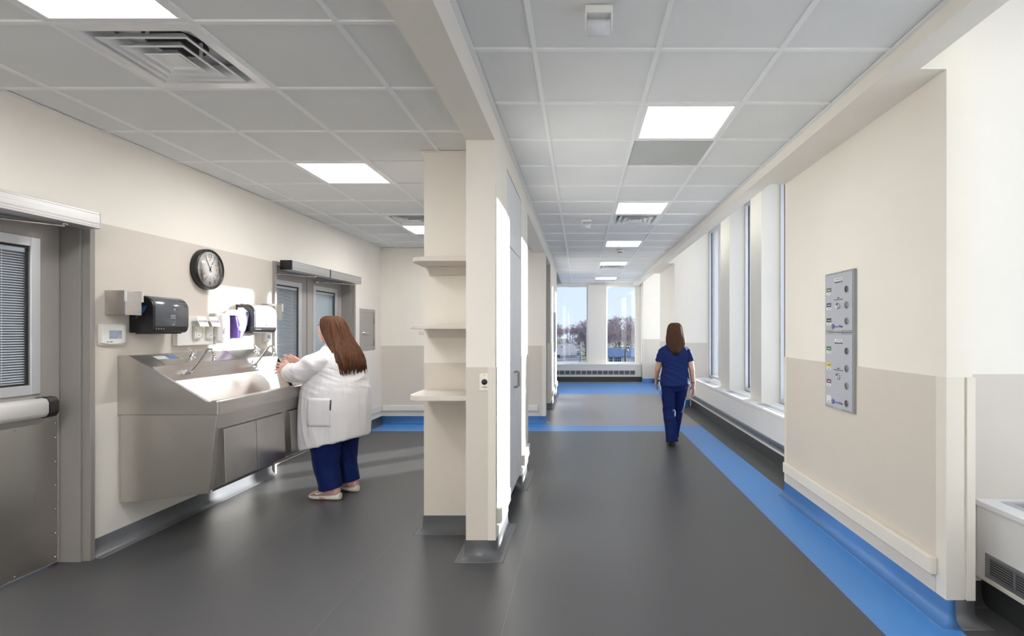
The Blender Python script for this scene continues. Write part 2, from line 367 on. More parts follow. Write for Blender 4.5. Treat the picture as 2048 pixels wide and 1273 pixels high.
# ---- end wall with two tall windows
we = S(MB().box(-3.2, 1.78, 15.3, 15.62, 0, .505).box(-3.2, 1.78, 15.3, 15.62, 2.80, ZT).box(-3.2, -.95, 15.3, 15.62, .505, 2.80)
       .box(.235, .76, 15.22, 15.62, .505, 2.80).box(1.66, 1.78, 15.3, 15.62, .505, 2.80).build('wall_end', M_CREAM))
# ---- back wall behind the photographer, roof, bulkheads
S(MB().box(-3.42, 2.78, -3.4, -3.2, 0, ZT).build('wall_behind', M_CREAM))
S(MB().box(-3.6, 2.9, -3.4, 15.7, ZT, ZT+.2).build('ceiling_deck', M_FIN))
S(MB().box(1.555, 1.70, -3.2, 15.3, 2.78, ZT).build('trim_1', M_CREAM))
# ---- suspended ceilings
HR_, HL_ = EYE+1.386, EYE+1.305
TS = .6096
def clip(rects, b):
    out = []
    for x0, x1, y0, y1 in rects:
        bx0, bx1, by0, by1 = max(x0, b[0]), min(x1, b[1]), max(y0, b[2]), min(y1, b[3])
        if bx0 >= bx1 or by0 >= by1: out.append((x0, x1, y0, y1)); continue
        for q in ((x0, x1, y0, by0), (x0, x1, by1, y1), (x0, bx0, by0, by1), (bx1, x1, by0, by1)):
            if q[1]-q[0] > .03 and q[3]-q[2] > .03: out.append(q)
    return out
unit = MB().box(-.5, .5, -.5, .5, 0, .012).raw('ceiling_tile'); unit.materials.append(M_TILE)
unitg = unit.copy(); unitg.materials.clear(); unitg.materials.append(M_TILED)
tee = .0118
def grid(parent, H, xs, ys, holes, block=None, grey=()):
    for i in range(len(ys)-1):
        for j in range(len(xs)-1):
            if (i, j) in holes: continue
            rs = [(xs[j]+tee*.7, xs[j+1]-tee*.7, ys[i]+tee*.7, ys[i+1]-tee*.7)]
            if block: rs = clip(rs, block)
            for x0, x1, y0, y1 in rs:
                t = bpy.data.objects.new('ceiling_tile', unitg if (i, j) in grey else unit); COL.objects.link(t); t.parent = parent
                t.location = Vector(((x0+x1)/2, (y0+y1)/2, H+.009+random.uniform(-.0015, .0015)))-wloc(parent)
                t.scale = (x1-x0, y1-y0, 1)
    for x in xs[1:-1]:
        MB().box(x-tee, x+tee, ys[0], ys[-1], H-.0005, H+.03).build('grid_tee', M_TEE, parent)
    for y in ys[1:-1]:
        for j in range(len(xs)-1):
            rs = [(xs[j]+tee, xs[j+1]-tee, y-tee, y+tee)]
            if block: rs = clip(rs, block) if not (block[2] < y < block[3] and xs[j] > block[0]) else []
            for r in rs: MB().box(r[0], r[1], r[2], r[3], H, H+.03).build('grid_tee', M_TEE, parent)
xr = [-.548, -.225, -.225+TS, -.225+2*TS, 1.555]
yr0 = 2.589; ir0 = -7; yr = [yr0+TS*i for i in range(ir0, 21)]+[15.3]
cr = S(MB().box(-.548, 1.555, -3.2, 15.3, HR_+.22, HR_+.25).box(-3.2, -.548, 12.28, 15.3, HR_-.01, HR_+.02).build('ceiling', M_PLEN))
R_LIGHT = [-6, -3, 1, 5, 9, 13, 18]; R_VENT = [6, 14]  # rows before the first visible light are unseen, added to brighten the corridor
holes = {(i-ir0, 2) for i in R_LIGHT+R_VENT}
grid(cr, HR_, xr, yr, holes, grey={(2-ir0, 2)})
MB().box(-.548, -.520, -3.2, 12.28, HR_-.0015, HR_+.003).box(1.527, 1.555, -3.2, 15.3, HR_-.0015, HR_+.003).build('wall_angle', M_TEE, cr)
MB().box(-.548, -.547, 12.28, 15.3, HR_-.006, HR_+.03).build('wall_angle', M_TEE, cr)
xl = [XL]+[-2.2516+TS*k for k in (-1, 0, 1, 2)]+[PX0]
yl0 = 3.4406; il0 = -7; yl = [-.85]+[yl0+TS*i for i in range(il0+1, 8)]+[8.29]
yl[0] = yl0+TS*il0
cl = S(MB().box(XL, PX0, -3.2, 8.29, HL_+.22, HL_+.25).build('ceiling', M_PLEN))
L_LIGHT = [-7, -5, -3, 1, 5]; L_VENT = [-2, 4]  # rows before the first visible light are unseen, added to brighten the scrub room
BLOCK = (-1.14, -.7, 3.83, 5.47)
grid(cl, HL_, xl, yl, {(i-il0, 2) for i in L_LIGHT+L_VENT}, block=BLOCK)
MB().box(XL, XL+.026, -3.2, 8.29, HL_-.0015, HL_+.003).box(XL, PX0, 8.266, 8.29, HL_-.0015, HL_+.003).build('wall_angle', M_TEE, cl)
MB().box(-1.165, -1.14, 3.83, 5.47, HL_-.0015, HL_+.003).box(-1.165, PX0, 3.806, 3.83, HL_-.0015, HL_+.003).build('wall_angle', M_TEE, cl)
MB().box(-3.145, PX0, -3.2, yl[0], HL_, HL_+.02).build('ceiling_panel', M_TILE, cl)
MB().box(-.548, 1.555, -3.2, yr[0], HR_, HR_+.02).build('ceiling_panel', M_TILE, cr)
# ---- windows: frame and pane
def window(name, x0, x1, y0, y1, z0, z1, axis, mulls=()):
    w = struct(name, ((x0+x1)/2, (y0+y1)/2, z0)); t = .045
    if axis == 'x':
        MB().box(x0, x1, y0, y0+t, z0, z1).box(x0, x1, y1-t, y1, z0, z1).box(x0, x1, y0+t, y1-t, z0, z0+t).box(x0, x1, y0+t, y1-t, z1-t, z1).build('window_frame', M_ALUL, w, bevel=.004, seg=1)
        MB().box((x0+x1)/2+.02, (x0+x1)/2+.026, y0+t*.6, y1-t*.6, z0+t*.6, z1-t*.6).build('pane', M_GLASS, w)
        MB().box((x0+x1)/2-.002, (x0+x1)/2+.012, y1-t-.012, y1-t, z0+t, z1-t).build('gasket', M_BLACKM, w)
    else:
        MB().box(x0, x0+t, y0, y1, z0, z1).box(x1-t, x1, y0, y1, z0, z1).box(x0+t, x1-t, y0, y1, z0, z0+t).box(x0+t, x1-t, y0, y1, z1-t, z1).build('window_frame', M_WHITE, w, bevel=.004, seg=1)
        MB().box(x0+t*.6, x1-t*.6, (y0+y1)/2, (y0+y1)/2+.006, z0+t*.6, z1-t*.6).build('pane', M_TGLASS, w)
    return w
wn_ = 0
for y0, y1 in ((-2.45, -1.45), (-1.0, 0), (.45, 1.40), (1.85, 2.83), (4.60, 5.12), (5.55, 6.57), (6.99, 7.97), (8.48, 9.30), (9.44, 10.20), (12.05, 13.2), (13.6, 14.78)):
    wn_ += 1; window('window_%d' % wn_, 2.50, 2.60, y0, y1, .57, 3.40, 'x')
S(MB().box(2.49, 2.62, 9.30, 9.44, .57, 3.40).build('trim_2', M_ALUL))
for x0, x1 in ((-.95, .235), (.76, 1.66)):
    wn_ += 1; window('window_%d' % wn_, x0, x1, 15.36, 15.46, .505, 2.80, 'y')
# ---- doors in the left wall
def door_frame(p, y0, y1):
    # jambs and head with a stop and a proud face
    j = MB()
    for a, b, f in ((y1-.05, y1, .015), (y0, y0+.05, -.015)):
        j.box(-3.345, -3.168, a, b, 0, DH-.05)
        j.box(-3.168, -3.118, a+(f if f > 0 else 0), b+(f if f < 0 else 0), 0, DH)
    j.box(-3.345, -3.168, y0, y1, DH-.05, DH).box(-3.168, -3.118, y0+.0351, y1-.0351, DH-.035, DH)
    return j.build('door_frame', M_DFRAME, p, bevel=.002, seg=1)
SLAT = MB().prism([(-.006, .0035), (.006, -.0035), (.006, -.0027), (-.006, .0043)], 'y', -.5, .5).raw('blind_slat'); SLAT.materials.append(M_BLIND)
def leaf(p, y0, y1, w0, w1, backm, slats=True):
    XF = -3.295
    MB().box(XF-.045, XF, y0, w0+.03, .012, 2.125).box(XF-.045, XF, w1-.03, y1, .012, 2.125).box(XF-.045, XF, w0+.03, w1-.03, .012, 1.116).box(XF-.045, XF, w0+.03, w1-.03, 2.003, 2.125).build('door_leaf', M_DLEAF, p)
    k = .058
    wf = MB().box(XF-.03, XF+.012, w0, w0+k, 1.086, 2.033).box(XF-.03, XF+.012, w1-k, w1, 1.086, 2.033).box(XF-.03, XF+.012, w0+k, w1-k, 1.086, 1.086+k).box(XF-.03, XF+.012, w0+k, w1-k, 2.033-k, 2.033).build('vision_frame', M_ALUL, p, bevel=.003, seg=1)
    MB().box(XF-.034, XF-.0295, w0+k-.01, w1-k+.01, 1.086+k-.01, 2.033-k+.01).build('room_backing', backm, wf)
    g = .012
    MB().box(XF-.02, XF-.002, w0+k, w0+k+g, 1.144, 1.975).box(XF-.02, XF-.002, w1-k-g, w1-k, 1.144, 1.975).box(XF-.02, XF-.002, w0+k+g, w1-k-g, 1.975-g, 1.975).box(XF-.02, XF-.002, w0+k+g, w1-k-g, 1.144, 1.144+g).build('gasket', M_BLACKM, wf)
    MB().box(XF-.024, XF-.01, w0+k+g, w1-k-g, 1.938, 1.963).build('blind_headrail', M_WPL, wf)
    if slats:
        n = 52
        for i in range(n):
            o = bpy.data.objects.new('blind_slat', SLAT); COL.objects.link(o); o.parent = wf
            o.location = Vector((XF-.017, (w0+w1)/2, 1.158+i*(.78/n)))-wloc(wf); o.scale = (1, w1-w0-2*k-2*g, 1)
        for f in (.25, .78):
            y = w0+k+(w1-w0-2*k)*f; MB().box(XF-.0105, XF-.0095, y, y+.002, 1.156, 1.94).build('blind_cord', M_WPL, wf)
    else:
        for f in (.15, .7):
            y = w0+k+(w1-w0-2*k)*f; MB().box(XF-.0105, XF-.0095, y, y+.004, 1.156, 1.94).build('blind_cord', M_BLIND, wf)
    MB().box(XF-.006, XF-.003, w0+k, w1-k, 1.144, 1.975).build('pane', M_GLASS, wf)
d1 = struct('door_1', (-3.25, 2.7, 0)); door_frame(d1, *D1)
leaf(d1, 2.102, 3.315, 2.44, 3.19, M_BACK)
kp = MB().box(-3.294, -3.2915, 2.13, 3.299, .02, .905).build('kick_plate', M_STEELP, d1, bevel=.001, seg=1)
for z in (.05, .2, .35, .5, .65, .8, .89):
    MB().lathe([(.0001, .004), (.004, .003), (.006, 0)], (-3.2915, 3.288, z), 'x', 10).build('screw', M_CHROME, kp)
for y in (3.05, 2.75, 2.45):
    for z in (.035, .89): MB().lathe([(.0001, .004), (.004, .003), (.006, 0)], (-3.2915, y, z), 'x', 10).build('screw', M_CHROME, kp)
pb = MB().prism([(-3.295, .952), (-3.25, .945), (-3.222, .952), (-3.208, .975), (-3.208, 1.035), (-3.22, 1.058), (-3.25, 1.065), (-3.295, 1.058)], 'y', 2.2, 3.165, sm=True).build('push_bar', M_WPL, d1)
MB().prism([(-3.295, .945), (-3.25, .94), (-3.22, .947), (-3.204, .972), (-3.204, 1.04), (-3.217, 1.063), (-3.25, 1.07), (-3.295, 1.065)], 'y', 3.165, 3.225).build('push_bar_end', M_BLACK, d1, bevel=.006)
d2 = struct('door_2', (-3.25, 6.3, 0)); door_frame(d2, *D2)
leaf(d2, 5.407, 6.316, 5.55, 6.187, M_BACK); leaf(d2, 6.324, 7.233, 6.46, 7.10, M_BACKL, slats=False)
MB().box(-3.30, -3.288, 6.314, 6.326, .02, 2.12).build('meeting_stile', M_DFRAME, d2)
# ---- convector enclosures below the windows
def convector(name, y0, y1, label):
    t = thing(name, label, 'convector', (2.3, (y0+y1)/2, 0))
    MB().box(2.14, 2.475, y0, y1, .155, .535).build('cover', M_WHITE, t, bevel=.003, seg=1)
    MB().box(2.125, 2.49, y0, y1, .535, .565).build('window_sill', M_WHITE, t, bevel=.005)
    MB().box(2.133, 2.14, y0, y1, .15, .163).build('bottom_trim', M_IVPL, t)
    MB().box(2.165, 2.475, y0, y1, 0, .155).build('plinth', M_BASEK, t)
    return t
def side_grille(t, y0, y1, z0, z1, x=2.14, nb=7, cols=None):
    MB().box(x-.006, x, y0, y1, z0, z0+.018).box(x-.006, x, y0, y1, z1-.018, z1).box(x-.006, x, y0, y0+.03, z0+.018, z1-.018).box(x-.006, x, y1-.03, y1, z0+.018, z1-.018).build('grille_frame', M_GRILL, t)
    MB().box(x-.0008, x, y0+.03, y1-.03, z0+.018, z1-.018).build('grille_shade', M_HOLE, t)
    mb = MB(); h = (z1-z0-.036)
    for i in range(nb):
        z = z0+.018+h*(i+.5)/nb; mb.box(x-.005, x-.0012, y0+.03, y1-.03, z-h/nb*.22, z+h/nb*.22)
    o = mb.build('grille_louvres', M_GRILL, t); o['kind'] = 'stuff'
    mb = MB(); y = y0+.15
    while y < y1-.1: mb.box(x-.006, x-.0011, y-.005, y+.005, z0+.018, z1-.018); y += .125
    o = mb.build('grille_bars', M_GRILL, t); o['kind'] = 'stuff'
def top_grille(t, x0, x1, y0, y1, z=.565):
    MB().box(x0, x1, y0, y0+.03, z, z+.004).box(x0, x1, y1-.03, y1, z, z+.004).box(x0, x0+.03, y0+.03, y1-.03, z, z+.004).box(x1-.03, x1, y0+.03, y1-.03, z, z+.004).build('sill_grille_frame', M_ALUL, t)
    MB().box(x0+.03, x1-.03, y0+.03, y1-.03, z, z+.0006).build('sill_grille_shade', M_HOLE, t)
    mb = MB(); x = x0+.036
    while x < x1-.034: mb.box(x-.0025, x+.0025, y0+.03, y1-.03, z+.0007, z+.004); x += .0125
    y = y0+.06
    while y < y1-.04: mb.box(x0+.03, x1-.03, y-.002, y+.002, z+.0007, z+.0035); y += .03
    o = mb.build('sill_grille_bars', M_ALUL, t); o['kind'] = 'stuff'
c1 = convector('convector_cover', -3.2, 2.827, 'white window sill convector box nearest the viewer, cut by right edge of picture')
side_grille(c1, .8, 2.76, .175, .30); top_grille(c1, 2.22, 2.40, 1.55, 2.76)
c2 = convector('convector_cover', 4.71, 10.195, 'long white sill convector under the tall slot windows beside the walking woman')
side_grille(c2, 4.8, 10.1, .175, .262, nb=5)
for y0, y1 in ((5.65, 6.5), (7.1, 7.9), (8.6, 9.7)): top_grille(c2, 2.19, 2.30, y0, y1)
c3 = convector('convector_cover', 12.055, 14.775, 'white sill convector hidden past the second solid wall bay on the right')
side_grille(c3, 12.2, 14.6, .175, .262, nb=5)
t = thing('convector_cover', 'low white convector cover under the two end windows of the corridor', 'convector', (0, 15.15, 0))
MB().box(-3.1, 1.775, 15.06, 15.3, .155, .485).build('cover', M_FIN, t, bevel=.003, seg=1)
MB().box(-3.1, 1.775, 15.045, 15.36, .485, .515).build('window_sill', M_WHITE, t, bevel=.005)
MB().box(-3.1, 1.775, 15.052, 15.06, .148, .165).build('bottom_trim', M_IVPL, t)
MB().box(-3.1, 1.775, 15.09, 15.3, 0, .155).build('plinth', M_BASEK, t)
MB().box(-3.0, 1.58, 15.054, 15.0595, .21, .325).build('grille_shade', M_HOLE, t)
for i in range(23):
    x = -2.0+i*.156
    MB().box(x-.016, x+.016, 15.048, 15.054, .21, .325).build('grille_bar', M_GRILL, t)
mb = MB()
for i in range(6): mb.box(-3.0, 1.58, 15.050, 15.0535, .218+i*.02, .223+i*.02)
o = mb.build('grille_louvres', M_GRILL, t); o['kind'] = 'stuff'
# ================================================================ CEILING FIXTURES
def troffer(xa, xb, ya, yb, H, label, group='square troffer lights in the ceilings', lens=None):
    t = thing('ceiling_light', label, 'ceiling light', ((xa+xb)/2, (ya+yb)/2, H), group)
    a = .012; f = .028
    x0, x1, y0, y1 = xa+a, xb-a, ya+a, yb-a
    MB().box(x0, x1, y0, y0+f, H-.001, H+.012).box(x0, x1, y1-f, y1, H-.001, H+.012).box(x0, x0+f, y0+f, y1-f, H-.001, H+.012).box(x1-f, x1, y0+f, y1-f, H-.001, H+.012).build('fixture_frame', M_TEE, t, bevel=.003, seg=1)
    MB().box(x0+f-.002, x1-f+.002, y0+f-.002, y1-f+.002, H+.004, H+.008).build('diffuser_lens', lens or M_LENS, t)
    MB().box(x0, x1, y0, y1, H+.03, H+.10).build('housing', M_WHITE, t)
    return t
def supply_vent(xa, xb, ya, yb, H, label):
    t = thing('ceiling_diffuser', label, 'air diffuser', ((xa+xb)/2, (ya+yb)/2, H), 'square cone air diffusers')
    cx, cy, a = (xa+xb)/2, (ya+yb)/2, (xb-xa)/2-.012
    def frus(mb, r0, z0, r1, z1):
        ro = [(cx-r0, cy-r0, z0), (cx+r0, cy-r0, z0), (cx+r0, cy+r0, z0), (cx-r0, cy+r0, z0)]
        ri = [(cx-r1, cy-r1, z1), (cx+r1, cy-r1, z1), (cx+r1, cy+r1, z1), (cx-r1, cy+r1, z1)]
        th = .002
        rs = [ro, ri, [(p[0], p[1], p[2]+th) for p in ri], [(p[0], p[1], p[2]+th) for p in ro], ro]
        return mb.rings(rs, sm=False, cap=False)
    m = MB(); frus(m, a, H, a-.05, H+.002); frus(m, a-.05, H+.002, a-.085, H+.075); m.build('outer_cone', M_VENT, t)
    for r, z in ((.205, H-.004), (.145, H-.010), (.085, H-.014)):
        m = MB(); frus(m, r, z, r-.018, z+.003); frus(m, r-.018, z+.003, r-.062, z+.052); m.build('louvre_cone', M_VENT, t)
    m = MB(); m.box(cx-.052, cx+.052, cy-.052, cy+.052, H-.004, H-.001); m.build('centre_plate', M_VENT, t)
    m = MB(); m.box(cx-a, cx+a, cy-a, cy+a, H+.088, H+.09); m.build('back_pan', M_VENT, t)
    m = MB(); m.lathe([(.13, 0), (.13, .004), (.11, .004), (.0001, .004)], (cx, cy, H+.083), 'z', 24); m.build('duct_shade', M_HOLE, t)
    for s in (-1, 1):
        MB().box(cx+s*.12-.006, cx+s*.12+.006, cy-.004, cy+.004, H+.01, H+.086).build('hanger', M_WPL, t)
        MB().box(cx-.006, cx+.006, cy+s*.17-.004, cy+s*.17+.004, H+.03, H+.086).build('hanger', M_WPL, t)
    return t
M_VENT = mat('vent_enamel', (.80, .81, .83), .25, .1, var=.02)
rl = lambda i: yr0+TS*i
ll = lambda i: yl0+TS*i
cx0, cx1 = xr[2], xr[3]
for i, lab in zip(R_LIGHT, ('added unseen corridor troffer light far behind the photographer, to brighten the near end', 'added unseen corridor troffer light above the photographer, to brighten the near end', 'nearest and largest glowing troffer light in the corridor ceiling', 'second corridor troffer light, directly before the air diffuser', 'third corridor troffer light, just before the round smoke detector', 'fourth corridor troffer light counting from the viewer', 'last small troffer light before the end windows')):
    troffer(cx0, cx1, rl(i), rl(i+1), HR_, lab)
for i, lab in zip(R_VENT, ('square louvred air diffuser in the corridor ceiling behind the second light', 'farthest corridor air diffuser, behind the fourth troffer light')):
    supply_vent(cx0, cx1, rl(i), rl(i+1), HR_, lab)
lx0, lx1 = xl[2], xl[3]
for i, lab in zip(L_LIGHT, ('added unseen scrub room troffer light far behind the photographer, to brighten the near part', 'added unseen scrub room troffer light behind the photographer, to brighten the near part', 'big troffer light cut by the top left corner of the picture', 'troffer light in the middle of the scrub room ceiling above the clock wall', 'far scrub room troffer light half hidden behind the shelf column')):
    troffer(lx0, lx1, ll(i), ll(i+1), HL_, lab, lens=M_LENSL)
for i, lab in zip(L_VENT, ('large near air diffuser with nested cones at the top left', 'far scrub room air diffuser half hidden behind the shelf column')):
    supply_vent(lx0, lx1, ll(i), ll(i+1), HL_, lab)
def motion_sensor(x, y, label):
    t = thing('occupancy_sensor', label, 'sensor', (x, y, HR_), 'white ceiling motion sensors')
    H = HR_
    MB().prism(rrect(x-.06, x+.06, y, y+.09, .008), 'z', H-.032, H+.001).build('sensor_base', M_WPL, t, bevel=.004)
    for s in (-1, 1): MB().prism([(y+.005, H-.032), (y+.085, H-.032), (y+.07, H-.085), (y+.045, H-.088)], 'x', x+s*.056-.004, x+s*.056+.004).build('bracket_arm', M_WPL, t)
    L = MB(); rs = []
    for k in range(9):
        a = R(-100+200*k/8); rs.append([(x-.048, y+.05-.034*math.cos(a), H-.072+.034*math.sin(a)), (x+.048, y+.05-.034*math.cos(a), H-.072+.034*math.sin(a))])
    poly = [(r[0][1], r[0][2]) for r in rs]
    L.prism(poly, 'x', x-.048, x+.048, sm=True).build('sensor_lens', M_LENSW, t)
    for k in range(7): MB().box(x-.04+k*.0127, x-.039+k*.0127, y+.0145, y+.018, H-.098, H-.052).build('lens_rib', M_WPL, t)
M_LENSW = mat('milky_lens', (.74, .76, .84), .3)
motion_sensor(.081, 2.225, 'white motion sensor hanging from the nearest corridor ceiling tiles')
motion_sensor(.081, 6.50, 'smaller looking white motion sensor farther along the corridor ceiling')
t = thing('smoke_detector', 'round white smoke detector on the ceiling behind the third corridor light', 'smoke detector', (.69, 9.0, HR_))
MB().lathe([(.075, .002), (.075, -.012), (.062, -.03), (.045, -.034)], (.69, 9.0, HR_), 'z', 24).build('detector_body', M_WPL, t)
MB().lathe([(.040, -.030), (.040, -.050), (.030, -.056), (.0005, -.057)], (.69, 9.0, HR_), 'z', 20).build('sensing_head', M_WPL, t)
MB().lathe([(.041, -.036), (.041, -.046)], (.69, 9.0, HR_), 'z', 20).build('vent_slot', M_BLACKM, t)
t = thing('smoke_detector', 'small dark topped detector at the right of the last corridor light', 'smoke detector', (1.06, 13.75, HR_))
MB().lathe([(.07, .002), (.07, -.01), (.05, -.03), (.0005, -.034)], (1.06, 13.75, HR_), 'z', 20).build('detector_body', M_WPL, t)
MB().lathe([(.052, -.012), (.048, -.026)], (1.06, 13.75, HR_), 'z', 20).build('vent_slot', M_BLACKM, t)
# ================================================================ LEFT WALL DEVICES
def door_operator(name, y0, y1, split, label, lx):
    t = thing(name, label, 'door operator', (-3.06, (y0+y1)/2, 2.105))
    xb, xf, z0, z1 = -3.118, -3.0, 2.107, 2.205
    segs = [(y0+(.012 if split else 0), split-.014), (split+.014, y1)] if split else [(y0, y1)]
    for a, b in segs:
        MB().box(xb, xf, a, b, z0, z1).build('housing', M_ALU, t, bevel=.003)
        MB().box(xf, xf+.001, a+.004, b-.004, z0+.028, z0+.030).box(xf, xf+.001, a+.004, b-.004, z0+.012, z0+.014).box(xf, xf+.001, a+.004, b-.004, z1-.012, z1-.010).build('housing_groove', M_DFRAME, t)
    if split:
        MB().box(xb, xf, split-.0135, split+.0135, z0, z1).build('divider', M_BLACK, t)
        MB().box(xb-.001, xf+.001, y0-.008, y0+.0115, z0-.001, z1+.001).build('end_cap', M_BLACK, t, bevel=.003)
    else:
        MB().box(xb, xf+.001, y1, y1+.006, z0-.001, z1+.001).build('end_cap', M_ALUL, t, bevel=.002)
    for (ya, yb) in lx:
        MB().tube([(-3.05, ya, z0-.012), (-3.05, ya, z0+.002)], .016, 12).build('spindle', M_CHROME, t)
        MB().tube([(-3.05, ya, z0-.016), (-3.17, (ya+yb)/2+.03, z0-.02), (-3.268, yb, z0-.03)], .006, 8).build('operator_arm', M_CHROME, t)
        MB().lathe([(.0005, .02), (.014, .02), (.014, -.02), (.0005, -.02)], (-3.268, yb, z0-.03), 'z', 12).build('arm_pivot', M_CHROME, t)
        MB().box(-3.296, -3.262, yb-.03, yb+.03, z0-.045, z0-.02).build('arm_shoe', M_ALU, t, bevel=.003)
door_operator('door_operator', 1.9, 3.275, None, 'aluminium automatic door operator over the near left door', [(3.10, 2.62)])
door_operator('door_operator', 5.455, 7.19, 6.30, 'two part aluminium door operator with black end over the far double door', [(6.05, 5.55), (7.05, 6.5)])
# clock
CY, CZ, CX = 4.385, 1.983, XL+.003
t = thing('wall_clock', 'round black rimmed wall clock with white dial on the tan wall', 'clock', (CX, CY, CZ-.17))
MB().lathe([(.0005, .0), (.168, .0), (.170, .012), (.169, .046), (.163, .055), (.152, .055), (.146, .040), (.0005, .040)], (CX, CY, CZ), 'x', 48).build('clock_case', M_BLACK, t)
dial = MB().lathe([(.0005, .0445), (.147, .0445), (.147, .041)], (CX, CY, CZ), 'x', 48).build('dial', M_WPL, t)
xx = CX+.0455
for h in range(1, 13):
    a = R(90-30*h); text(str(h), .046, (xx, CY+.112*math.cos(a), CZ+.112*math.sin(a)), '+x', M_INK, t, 'numeral')
    text(str(h+12), .016, (xx, CY+.079*math.cos(a), CZ+.079*math.sin(a)), '+x', M_INKR, t, 'small_numeral')
mb = MB()
for q in range(60):
    a = R(6*q); l_ = .008 if q % 5 == 0 else .004
    p = [(CY+r*math.cos(a)+s*.0007*math.sin(a), CZ+r*math.sin(a)-s*.0007*math.cos(a)) for r, s in ((.142, 1), (.142, -1), (.142-l_, -1), (.142-l_, 1))]
    mb.prism(p, 'x', xx, xx+.0004)
mb.build('minute_marks', M_INK, t)
def hand(name, ang, ln, w, tail, d, m):
    a = R(90-ang); c, s = math.cos(a), math.sin(a)
    p = [(CY+r*c-o*s, CZ+r*s+o*c) for r, o in ((-tail, w*1.3), (ln*.9, w), (ln, 0), (ln*.9, -w), (-tail, -w*1.3))]
    MB().prism(p, 'x', xx+d, xx+d+.0008).build(name, m, t)
hand('hour_hand', 27.5, .072, .0032, .018, .002, M_INK); hand('minute_hand', -30, .112, .0024, .022, .004, M_INK); hand('second_hand', 183, .05, .0008, .02, .0055, M_INKR)
MB().lathe([(.0005, .007), (.006, .006), (.006, 0)], (xx, CY, CZ), 'x', 12).build('hand_pin', M_INK, t)
MB().lathe([(.0005, .0538), (.1475, .0538), (.1475, .0532), (.0005, .0532)], (CX, CY, CZ), 'x', 48).build('clock_glass', M_CGLASS, t)
# glove box holders of bent sheet steel
def glove_holder(y0, y1, label):
    t = thing('glove_box_holder', label, 'glove holder', (-3.08, (y0+y1)/2, 1.578), 'steel glove box holders')
    w = XL+.003; f = -3.009; k = .0025
    MB().box(w, w+k, y0, y1, 1.58, 1.738).build('back_plate', M_STEELP, t)
    MB().box(w+k, f, y0, y0+k, 1.58, 1.737).build('side_plate', M_STEEL, t)
    MB().box(w+k, f, y1-k, y1, 1.58, 1.737).build('side_plate', M_STEEL, t)
    MB().box(w+k, f, y0+k, y1-k, 1.578, 1.578+k).build('bottom_plate', M_STEEL, t)
    MB().box(f, f+k, y0, y1, 1.576, 1.731).build('front_plate', M_STEEL, t)
    for y in (y0-.003, y1): MB().box(f-.002, f+k+.012, y, y+.004, 1.665, 1.739).build('edge_highlight', M_WPL, t, bevel=.001, seg=1)  # white strips put the highlight of the steel edges into colour
glove_holder(3.463, 3.592, 'bent steel glove box holder left of the near paper towel dispenser')
glove_holder(5.17, 5.285, 'bent steel glove box holder between far towel dispenser and double door')
